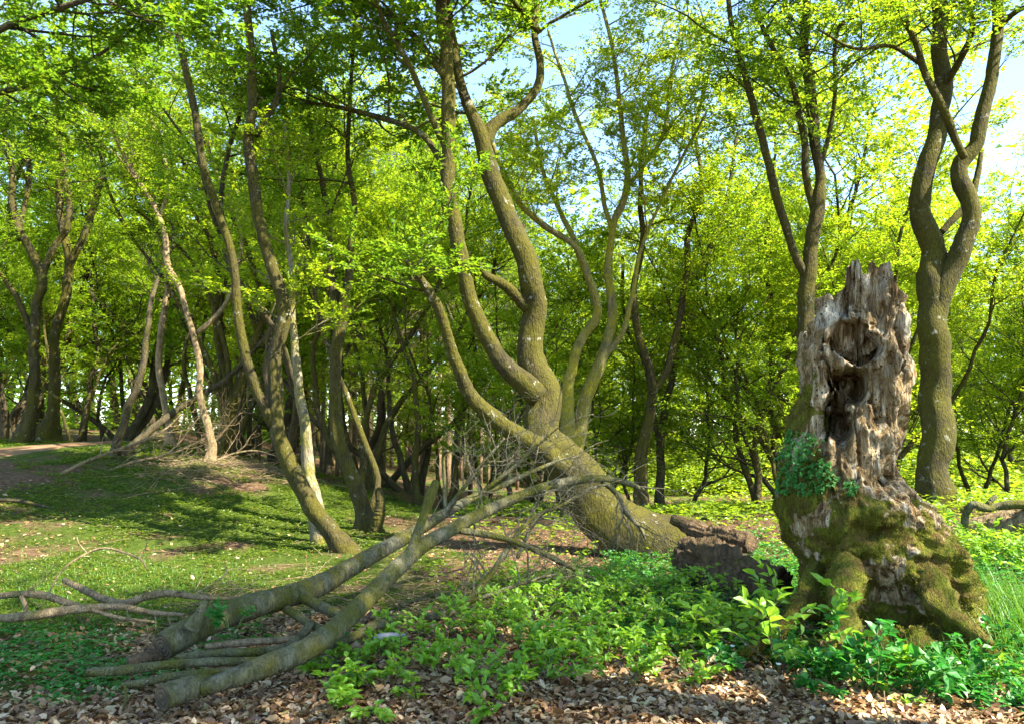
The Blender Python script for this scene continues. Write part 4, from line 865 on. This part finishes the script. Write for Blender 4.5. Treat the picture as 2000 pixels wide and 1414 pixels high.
log_thing("dead_branch", "pale bare forked twig standing up out of the sunlit moss", "dead branch", None, [[(90, 1165, 2.2, 7.0), (125, 1110, 2.6, 7.3), (170, 1080, 3, 7.5), (205, 1070, 3, 7.5), (240, 1078, 3, 7.5), (275, 1092, 2.6, 7.5), (287, 1112, 1.6, 7.5)], [(172, 1082, 2, 7.5), (155, 1062, 2, 7.5), (150, 1048, 1.2, 7.5)], [(272, 1092, 1.6, 7.5), (285, 1068, 1.4, 7.5), (288, 1050, 1, 7.5)]], M_DEAD, 8, .05, seed=224)
log_thing("dead_branch", "thin bare twig lying across the moss above the sinuous dead branch", "dead branch", None, [[(380, 1160, 2, 7.3), (430, 1130, 2.4, 7.6), (445, 1112, 2.2, 7.7), (435, 1104, 1.2, 7.7)], [(443, 1130, 1.5, 7.6), (465, 1148, 1.4, 7.5), (478, 1160, 1, 7.4)]], M_DEAD, 8, .05, seed=225)
# brushwood on the slope
log_thing("dead_branch", "longest dark dead branch sloping from the crooked tree down to the path's near end", "dead branch", None, [[(55, 955, 4, 14), (110, 930, 4.5, 14.5), (170, 900, 5, 15.2), (230, 878, 4.5, 16), (290, 856, 4, 16.6), (330, 832, 3, 17), (355, 808, 2, 17)]], M_DEAD, 8, .1, False, [(0, .4, 8, 1.2, 35, .05)], 231)
log_thing("dead_branch", "dead branch at the left edge lying in shade below the path", "dead branch", None, [[(-20, 975, 5, 12.5), (40, 978, 5, 12.5), (70, 985, 4, 12.4), (98, 990, 2, 12.3)]], M_BARKD, 8, .1, seed=232)
for i, (lab, spec) in enumerate([
    ("middle dead branch of the brush fan, bending up at its right end", [(200, 925, 3, 15), (250, 905, 3.5, 15.5), (300, 893, 3, 16), (350, 880, 2.5, 16.5), (400, 855, 2, 16.8)]),
    ("lower dead branch of the brush fan, nearly level along the shaded moss", [(150, 985, 2.4, 13.5), (220, 970, 3, 13.8), (290, 965, 2.6, 14), (350, 970, 1.6, 14)]),
    ("lowest pale dead branch of the brush fan, crossing the bare litter", [(260, 955, 2, 14.4), (320, 948, 2.4, 14.8), (370, 945, 2, 15), (420, 920, 1.6, 15.8)]),
    ("dead branch rising steeply out of the brush fan against the wavy trunk", [(300, 905, 2.4, 16.4), (345, 870, 2.4, 16.6), (380, 825, 2, 16.6), (410, 790, 1.2, 16.5)]),
    ("bare grey bough spreading right of the crooked tree's foot", [(420, 900, 3, 17), (460, 885, 3, 17.1), (500, 880, 2.4, 17.2), (540, 890, 1.4, 17)]),
    ("dead branch leaning behind the crooked tree toward the mossy fork", [(400, 880, 2.6, 17.4), (430, 850, 2.6, 17.5), (460, 815, 2, 17.5), (480, 800, 1.2, 17.5)])]):
    log_thing("dead_branch", lab, "dead branch", "brushwood heaped on the slope", [[(a, b, r, d) for a, b, r, d in spec]], M_DEAD, 7, .1, False, [(0, .1, 10, 1.0, 38, .08)], 240 + i)
# loose sticks too many to count
rt = rng_(91); sticks = []
for i in range(1500):
    if i < 330: x, y, L = rt.normal(-6.2, .9), rt.normal(16.6, 1.0), rt.uniform(.3, 1.6)
    elif i < 1250: x, y, L = rt.uniform(-3, 2.2), rt.normal(7.0, 1.0), rt.uniform(.15, .8)
    else: x, y, L = rt.uniform(-6, 4), rt.uniform(4, 12), rt.uniform(.1, .4)
    a = rt.uniform(0, 6.28); t = np.linspace(-.5, .5, 5)
    xs = x + math.cos(a) * L * t + rt.normal(size=5) * .03 * L; ys = y + math.sin(a) * L * t + rt.normal(size=5) * .03 * L
    sticks.append(np.column_stack([xs, ys, np.zeros(5) + rt.uniform(.01, .05) + t * rt.uniform(-.1, .35) * L]))
sticks = np.array(sticks); sticks[..., 2] += H(sticks[..., 0], sticks[..., 1])
rr_ = np.where(np.arange(1500) < 330, .007, .004)[:, None] * rt.uniform(.6, 1.5, (1500, 1)) * np.array([1, .95, .85, .7, .4])
mb = MB(); mb.add(*tubes(sticks, rr_, 5)); tag(mb.build("twig_litter", M_DEAD), "scattered thin dead twigs on the forest floor", None, None, "stuff")
# rotten log left of the stump
def rotten(name, label, spec, seed, m=M_ROT, amp=.42, k=72, n=110, stretch=(5, 5, 5)):
    s = spline([(*P(a, b, d), rpx(r, d)) for a, b, r, d in spec], n); V, q = tubes(s[:, :3], s[:, 3], k); c = np.repeat(s[:, :3], k, axis=0)
    ax_ = nrm(s[-1, :3] - s[0, :3]); along = (V @ ax_)[:, None] * ax_; Vn = (V - along) * 14 + along * 3
    V = c + (V - c) * (1 + amp * (1 - np.abs(fbm(Vn + seed, 4)) * 1.8) * .6 + amp * .5 * fbm(V * 6 + seed, 4) + amp * .3 * fbm(V * 22, 3))[:, None]
    base = s[0, :3]; root = empty(name, base, label, "log"); mb = MB()
    V = np.vstack([V, s[0, :3] + nrm(s[1, :3] - s[0, :3]) * s[0, 3] * .6, s[-1, :3] - nrm(s[-1, :3] - s[-2, :3]) * s[-1, 3] * .6]); nn = n * k
    i0 = np.arange(k); j0 = (i0 + 1) % k
    mb.add(V, q); mb.f[3].append(np.vstack([np.stack([j0, i0, np.full(k, nn)], 1), np.stack([i0 + nn - k, j0 + nn - k, np.full(k, nn + 1)], 1)])); mb.mi[3].append(np.zeros(2 * k, np.int32))
    mb.build("stem", m, root, base); return root
rotten("rotten_log", "big dark rotten log lying against the left foot of the stump", [(1335, 1085, 26, 7.9), (1370, 1095, 40, 7.7), (1420, 1118, 42, 7.4), (1475, 1140, 40, 7.1), (1530, 1150, 34, 6.9)], 3.0)
rotten("rotten_log", "splintered smaller rotten log lying on top of the big dark one, pointing up left", [(1312, 1012, 8, 8.4), (1345, 1028, 14, 8.3), (1390, 1048, 18, 8.1), (1430, 1056, 20, 7.9), (1468, 1062, 15, 7.7)], 8.0)
# fallen trunk at the right edge
r_ = rotten("fallen_log", "pale mossy fallen trunk at the right edge, partly hidden by green plants", [(1840, 1050, 16, 9.8), (1900, 1042, 26, 9.7), (1960, 1035, 34, 9.5), (2020, 1030, 42, 9.3), (2120, 1028, 48, 9.1), (2260, 1035, 44, 9.0)], 5.0, M_DEAD, .16)
log_thing("dead_branch", "mossy arched dead bough crossing over the pale fallen trunk at the right edge", "dead branch", None, [[(1884, 1032, 9, 9.4), (1886, 1005, 9, 9.4), (1900, 985, 10, 9.3), (1925, 992, 11, 9.3), (1950, 988, 11, 9.3), (1990, 985, 13, 9.2), (2050, 990, 14, 9.1)], [(1925, 990, 7, 9.3), (1935, 978, 7, 9.3), (1944, 968, 6, 9.3)]], M_LOG, 12, .15, seed=251)

#@@PLANTS
# ------------------------------------------------------------------ low plants
rg = rng_(301)
def sample_ground(rng, n, x0, x1, y0, y1, prob):
    X_, Y_ = [], []; c = 0
    while c < n:
        x = rng.uniform(x0, x1, n * 2); y = y0 * (y1 / y0) ** rng.random(n * 2)       # denser near the eye
        k = (np.abs(x) < y * .9 + 1.2) & (rng.random(n * 2) < prob(x, y)); X_.append(x[k]); Y_.append(y[k]); c += k.sum()
        if len(X_) > 60: break
    return np.concatenate(X_)[:n], np.concatenate(Y_)[:n]
def sstep(a, b, x): t = np.clip((x - a) / (b - a), 0, 1); return t * t * (3 - 2 * t)
def in_stump(x, y): return ((x - sx(1690)) / .62) ** 2 + ((y - SD - .1) / .6) ** 2 < 1
# dry leaves
K = 135000
x, y = sample_ground(rg, K, -10, 9.5, 3.0, 14, lambda x, y: (1 - .85 * sstep(.5, .68, green_mask(x, y))) * np.where(y < 7, 1, .05)); K = len(x)
z = H(x, y) + rg.uniform(.0, .035, K)
a = rg.uniform(0, 6.28, K); tilt = rg.normal(size=(K, 3)) * np.array([.36, .36, .2])
n_ = nrm(np.array([0, 0, 1.]) + tilt); d_ = nrm(np.column_stack([np.cos(a), np.sin(a), rg.normal(size=K) * .25])); d_ = nrm(d_ - (d_ * n_).sum(1)[:, None] * n_)
big = np.where(rg.random(K) < .04, 1.7, 1.0); L = rg.uniform(.022, .062, K) * big 
lit = MB(); put_leaves(lit, np.column_stack([x, y, z]), d_, n_, L, L * rg.uniform(.5, .75, K), fold=.0, fine=False)
s_ = nrm(np.cross(d_, n_)); Wd = L * rg.uniform(.5, .75, K); cu = rg.uniform(-.15, .35, K) * Wd; c2 = rg.uniform(-.15, .2, K) * L
pos = np.column_stack([x, y, z]); lit = MB()
pts7 = [pos, pos + d_ * (L * .3)[:, None] + s_ * (Wd * .45)[:, None] + n_ * cu[:, None], pos + d_ * (L * .7)[:, None] + s_ * (Wd * .38)[:, None] + n_ * (cu * .9 + c2)[:, None],
        pos + d_ * L[:, None] + n_ * (c2 * 1.5)[:, None], pos + d_ * (L * .7)[:, None] - s_ * (Wd * .38)[:, None] + n_ * (cu * .7 + c2)[:, None], pos + d_ * (L * .3)[:, None] - s_ * (Wd * .45)[:, None] + n_ * cu[:, None], pos + d_ * (L * .5)[:, None] + n_ * (c2 * .4)[:, None]]
V = np.stack(pts7, 1).reshape(-1, 3); o = np.arange(K)[:, None] * 7
lit.add(V, np.concatenate([o + np.array([[0, 6, 2, 1]]), o + np.array([[0, 5, 4, 6]])])); lit.f[3].append(np.concatenate([o + np.array([[6, 3, 2]]), o + np.array([[6, 4, 3]])])); lit.mi[3].append(np.zeros(2 * K, np.int32))
tag(lit.build("leaf_litter", M_LITTER, smooth=True), "dry brown beech leaves covering the forest floor", None, None, "stuff")
# low green cover: small three-part leaves on short stems
def cover(n, x0, x1, y0, y1, prob, h0, h1_, size, m, name, label, seed, fine=False):
    rng = rng_(seed); x, y = sample_ground(rng, n, x0, x1, y0, y1, prob); k = ~in_stump(x, y); x, y = x[k], y[k]; K = len(x)
    z = H(x, y) + rng.uniform(h0, h1_, K); mb = MB(); a0 = rng.uniform(0, 6.28, K)
    for j in range(3):
        a = a0 + j * 2.1 + rng.normal(size=K) * .3
        d = nrm(np.column_stack([np.cos(a), np.sin(a), rng.normal(size=K) * .25 + .1])); n_ = nrm(np.array([0, 0, 1.]) + rng.normal(size=(K, 3)) * .35)
        L = size * rng.uniform(.6, 1.3, K) * np.clip(y / 8, 1, 2.2); put_leaves(mb, np.column_stack([x, y, z]), d, n_, L, L * .6, fine=fine)
    return tag(mb.build(name, m, smooth=False), label, None, None, "stuff")
pm = lambda x, y: sstep(.5, .72, green_mask(x, y) + .3 * fbm(np.stack([x, y, x * 0], -1) * 2.3, 2)) * (path_dist(x, y) > 1.3)
cover(34000, -18, 1.5, 4.2, 26, lambda x, y: pm(x, y) * np.where(y < 6.3, .25, 1), .005, .045, .024, M_HOLLOW, "ground_cover", "low bright green herbs and moss on the slope and hollow", 311)
cover(5000, -6, -1, 4.0, 6.8, lambda x, y: pm(x, y), .01, .07, .03, M_COVER, "ground_cover", "bright emerald herbs in front of the log pile at the left", 314)
cover(15000, .8, 11, 3.6, 12, lambda x, y: pm(x, y), .02, .13, .035, M_COVER, "ground_cover", "dense low green woodland herbs around the stump", 312, True)
cover(20000, -6, 20, 8, 30, lambda x, y: np.clip(.35 + .6 * fbm(np.stack([x, y, x * 0], -1) * .6, 2), 0, 1) * (x > -1) * np.where(x < 4.5, .35, 1), .02, .25, .045, M_LEAF, "undergrowth", "sunny green undergrowth on the ground beyond the fallen branches", 313)
# grass
def grass(n, cx_, cy_, rx_, ry_, hh, seed, label, m=M_GRASS):
    rng = rng_(seed); x = rng.normal(cx_, rx_, n); y = rng.normal(cy_, ry_, n); k = ~in_stump(x, y) & (y > 3.2); x, y = x[k], y[k]; n = len(x); mb = MB()
    a = rng.uniform(0, 6.28, n); hL = hh * rng.uniform(.5, 1.3, n); b = np.column_stack([np.cos(a), np.sin(a), a * 0]); base = np.column_stack([x, y, H(x, y) - .005])
    s_ = np.column_stack([-np.sin(a), np.cos(a), a * 0]) * .0035; lean = rng.uniform(.15, .8, n)[:, None]; pts = []
    for t in (0, .35, .7, 1.0):
        c = base + np.array([0, 0, 1.]) * (hL * (t - .35 * lean[:, 0] * t ** 2.2))[:, None] + b * (hL[:, None] * lean * t ** 1.8); wd = (1 - t ** 1.5) + .05; pts += [c - s_ * wd, c + s_ * wd]
    V = np.stack(pts, 1).reshape(-1, 3); o = np.arange(n)[:, None] * 8
    mb.add(V, np.concatenate([o + np.array([[0, 1, 3, 2]]), o + np.array([[2, 3, 5, 4]]), o + np.array([[4, 5, 7, 6]])])); return tag(mb.build("grass", m), label, None, None, "stuff")
grass(2600, 3.95, 6.0, .35, .5, .3, 321, "tall soft grass growing right of the stump")
grass(350, 2.5, 5.2, .3, .2, .25, 322, "thin grass blades among the stump's mossy roots")
grass(9000, -4.6, 8.0, 1.1, .9, .05, 323, "short sunlit grass and moss in the left hollow")
# seedlings and plants, each its own thing
def seedling(loc, label, group, seed, n_stem=4, h=.3, size=.06, name="beech_seedling", m=M_SEED, spread=.5, stem=M_BSTEM, nl=9, cat="seedling", droop=.0):
    rng = rng_(seed); root = empty(name, loc, label, cat, group); sm, lm = MB(), MB(); z = np.zeros(3)
    P0 = []
    for s in range(n_stem):
        a = rng.uniform(0, 6.28); d = nrm(np.array([math.cos(a) * spread * 1.3, math.sin(a) * spread * 1.3, 1.0])); p = np.array([math.cos(a), math.sin(a), 0]) * .04; o = [p - np.array([0, 0, .03])]
        for k in range(7): d = nrm(d + rng.normal(size=3) * .15 + np.array([math.cos(a), math.sin(a), -.35]) * .13 * spread); p = p + d * h * rng.uniform(.8, 1.2) / 7; o.append(p)
        P0.append(o)
    A = np.array(P0); RA = np.tile(np.linspace(.0045, .0018, 8), (n_stem, 1))
    B_, RB = branch(rng, A, RA, 4, .3, 1, h * .5, 55, .05, .3, 5, .8, .4, .5, .2, .02); sm.add(*tubes(A, RA, 5)); sm.add(*tubes(B_, np.maximum(RB, .0012), 4))
    twig_leaves(lm, rng, B_, nl, size, True, jit=.006, nj=.3, t0=.15); twig_leaves(lm, rng, A, nl, size, True, jit=.006, nj=.3, t0=.45)
    sm.build("stem", stem, root); lm.build("foliage", m, root, smooth=False); return root
SG_ = [(1010, 1120, 7.4, "behind the low curved branch"), (1085, 1150, 6.9, None), (1140, 1130, 7.2, None), (1200, 1140, 7.0, None), (1265, 1120, 7.3, None), (1320, 1130, 7.0, None), (1375, 1170, 6.6, None),
       (1060, 1190, 6.4, None), (1120, 1200, 6.2, None), (1180, 1190, 6.3, None), (1240, 1210, 6.1, None), (1310, 1200, 6.2, None), (1360, 1235, 5.9, None),
       (940, 1215, 6.0, None), (1000, 1240, 5.8, None), (1060, 1245, 5.7, None), (1130, 1255, 5.6, None), (870, 1240, 5.9, None), (800, 1255, 5.7, None), (740, 1270, 5.5, None),
       (700, 1315, 5.0, None), (760, 1345, 4.8, None), (720, 1380, 4.5, None), (880, 1310, 5.1, None), (950, 1330, 4.9, None), (1100, 1300, 5.2, None), (1180, 1290, 5.3, None), (690, 1290, 5.3, None), (1420, 1215, 6.0, None), (1440, 1180, 6.5, None), (1030, 1170, 6.7, None), (1230, 1165, 6.7, None), (1290, 1160, 6.7, None), (1170, 1230, 5.95, None), (1090, 1275, 5.35, None), (1250, 1270, 5.4, None), (1320, 1280, 5.4, None), (1010, 1290, 5.3, None), (820, 1290, 5.3, None), (1050, 1340, 4.8, None), (1210, 1340, 4.85, None), (970, 1390, 4.45, None)]
rows_ = {}
for i, (a, b, d, _) in enumerate(SG_):
    rw = "back" if d > 6.55 else "middle" if d > 5.62 else "front"; rows_.setdefault(rw, []).append((a, b, d, i))
for rw, L in rows_.items():
    L.sort()
    for k, (a, b, d, i) in enumerate(L):
        loc = ground_at(a, d); hh = {"back": .42, "middle": .34, "front": .24}[rw]
        seedling(loc, "%s beech seedling from the left in the %s row of the leafy patch" % (ordinal(k), rw), "beech seedlings in the leafy patch", 400 + i, 5 if rw != "front" else 4, hh, .05 if rw != "front" else .055)
seedling(ground_at(1515, 5.1), "tall light green beech sapling at the left foot of the stump", None, 451, 5, .62, .095, "beech_sapling", nl=6, spread=.45, cat="sapling")
seedling(ground_at(1470, 6.4), "pale leafy sapling in front of the big rotten log", None, 452, 4, .6, .09, "beech_sapling", nl=6, cat="sapling")
seedling(ground_at(1660, 4.75), "upright narrow-leaved plant in front of the stump's middle root", None, 453, 5, .42, .085, "woodland_plant", M_COVER, .25, M_STEM, 5, "plant")
seedling(ground_at(1740, 4.7), "broad-leaved plant beneath the stump's dark root hollow", None, 454, 6, .3, .085, "woodland_plant", M_COVER, .5, M_STEM, 5, "plant")
seedling(ground_at(1930, 5.6), "leafy green plant beside the tall grass right of the stump", None, 455, 7, .34, .06, "woodland_plant", M_COVER, .6, M_STEM, 8, "plant")
seedling(ground_at(1880, 8.3), "green bushy plant between the stump and the pale fallen trunk", None, 456, 9, .5, .07, "woodland_plant", M_SEED, .6, M_STEM, 8, "plant")
seedling(ground_at(1985, 7.6), "bright bushy plant in front of the pale fallen trunk at the right edge", None, 457, 9, .45, .07, "woodland_plant", M_SEED, .6, M_STEM, 8, "plant")
seedling(P(455, 1215, 5.55), "small dark green sprig growing on the rear fallen branch", None, 458, 5, .16, .04, "woodland_plant", M_COVER, .7, M_STEM, 6, "plant")
def tuft(px, py, rxp, ryp, n, size, lab, seed):
    rng = rng_(seed); base = P(px, py, 5.95)
    q = ((XX - base[0]) / rpx(rxp, SD)) ** 2 + ((ZZ - base[2]) / rpx(ryp, SD)) ** 2
    ii, jj = np.nonzero((q < 1) & (C_g > 0) & (rng.random(q.shape) < .6 + .5 * fbm(SG * 9, 2)))
    k = rng.integers(0, len(ii), n); p0 = SG[ii[k], jj[k]]; n0 = nrm(nx[ii[k], jj[k]] + np.array([0, -.2, .8])); lift = rng.uniform(.015, .06, n)[:, None]
    root = empty("woodsorrel", base, lab, "plant", "woodsorrel tufts growing on the stump"); lm = MB(); a0 = rng.uniform(0, 6.28, n)
    u = nrm(np.cross(n0, np.array([0.3, .2, 1.0]))); v = np.cross(n0, u)
    for m_ in range(3):
        a = a0 + m_ * 2.09; d = nrm(u * np.cos(a)[:, None] + v * np.sin(a)[:, None] + rng.normal(size=(n, 3)) * .2); L = size * rng.uniform(.7, 1.3, n)
        put_leaves(lm, p0 + n0 * lift, d, nrm(n0 + rng.normal(size=(n, 3)) * .25), L, L * .8, fine=True)
    st_ = np.stack([p0, p0 + n0 * lift * .6 + rng.normal(size=(n, 3)) * .004, p0 + n0 * lift], 1); sm = MB(); sm.add(*tubes(st_, np.full((n, 3), .001), 3))
    lm.build("foliage", M_COVER, root, base, smooth=False); sm.build("stem", M_STEM, root, base)
tuft(1588, 872, 34, 22, 170, .02, "upper tuft of green woodsorrel growing in the stump's moss", 460)
tuft(1580, 935, 52, 38, 420, .022, "large tuft of green woodsorrel draped over the stump's left moss", 461)
tuft(1662, 958, 14, 14, 50, .02, "small tuft of green woodsorrel in the middle of the stump's moss", 462)
for i, (a, d, n, h_, sz_, lab) in enumerate([
    (1500, 5.2, 5, .22, .06, "low bright plant at the tip of the stump's leftmost mossy root"), (1570, 4.95, 6, .26, .06, "leafy plant between the stump's left and middle mossy roots"),
    (1610, 4.7, 6, .2, .05, "low green plant in the litter before the stump's middle root"), (1700, 4.85, 7, .3, .06, "bushy green plant before the gap between the stump's middle roots"),
    (1790, 4.9, 7, .24, .065, "round-leaved plant just right of the stump's dark root hollow"), (1850, 5.0, 8, .3, .06, "dense green plant before the stump's right root"),
    (1960, 5.2, 7, .26, .05, "fine-leaved plant at the right edge before the tall grass"), (1420, 5.3, 6, .2, .05, "low green plant in the litter left of the stump's roots"),
    (1900, 4.6, 6, .18, .05, "small spreading plant in the litter near the bottom right corner"), (1350, 5.0, 5, .16, .045, "small herb in the litter below the leafy patch's right end")]):
    seedling(ground_at(a, d), lab, "herbs at the foot of the stump", 600 + i, n, h_, sz_, "woodland_plant", M_COVER if i % 3 else M_SEED, .7, M_STEM, 8, "plant")
# spray of leaves in front of the snaking tree
# white anemones
fl = [(1458, 1250), (1482, 1246), (1490, 1242), (1430, 1255), (1545, 1246), (1520, 1290), (1582, 1304), (1765, 1217), (1817, 1252), (1778, 1256), (1871, 1283), (1585, 906)]
def flower(loc, seed):
    rng = rng_(seed); mb = MB(); a = np.arange(6) * math.pi / 3 + rng.uniform(0, 1); d = nrm(np.column_stack([np.cos(a), np.sin(a), np.full(6, .35)])); tl = np.array([0, -.5, .25])
    put_leaves(mb, np.zeros((6, 3)), nrm(d + tl * .6), nrm(np.tile([0, -.6, 1.], (6, 1))), np.full(6, .02), np.full(6, .013), fold=.1)
    root = empty("anemone", loc, None, None); mb.build("petals", M_WHITE, root, smooth=False)
    s = MB(); pts = np.array([[0, 0, -.11], [.003, .003, -.06], [0, 0, 0]]); s.add(*tubes(pts, np.array([.0015] * 3), 4)); s.build("stem", M_STEM, root); return root
FL = [r for r in fl[:-1]]; FL.sort()
for i, (a, b) in enumerate(FL):
    d = 1.38 * F / (b - HORIZON); g = P(a, b, d); g[2] = h1(g[0], g[1]) + .12
    tag(flower(g, 500 + i), "%s white anemone from the left among herbs before the stump" % ordinal(i), "flower", "white anemones before the stump")
mb = MB(); V, q = tubes(spline([(*P(728, 1250, 5.45), .02), (*P(745, 1243, 5.5), .06), (*P(775, 1240, 5.55), .055), (*P(790, 1240, 5.6), .02)], 12)[:, :3], spline([(0, 0, 0, .02), (1, 0, 0, .024), (2, 0, 0, .02), (3, 0, 0, .01)], 12)[:, 3], 10)
mb.add(V + .008 * fbm(V * 18, 2)[:, None], q); tag(mb.build("stone", M_STONE), "pale grey stone among leaves below the low curved branch", "stone")
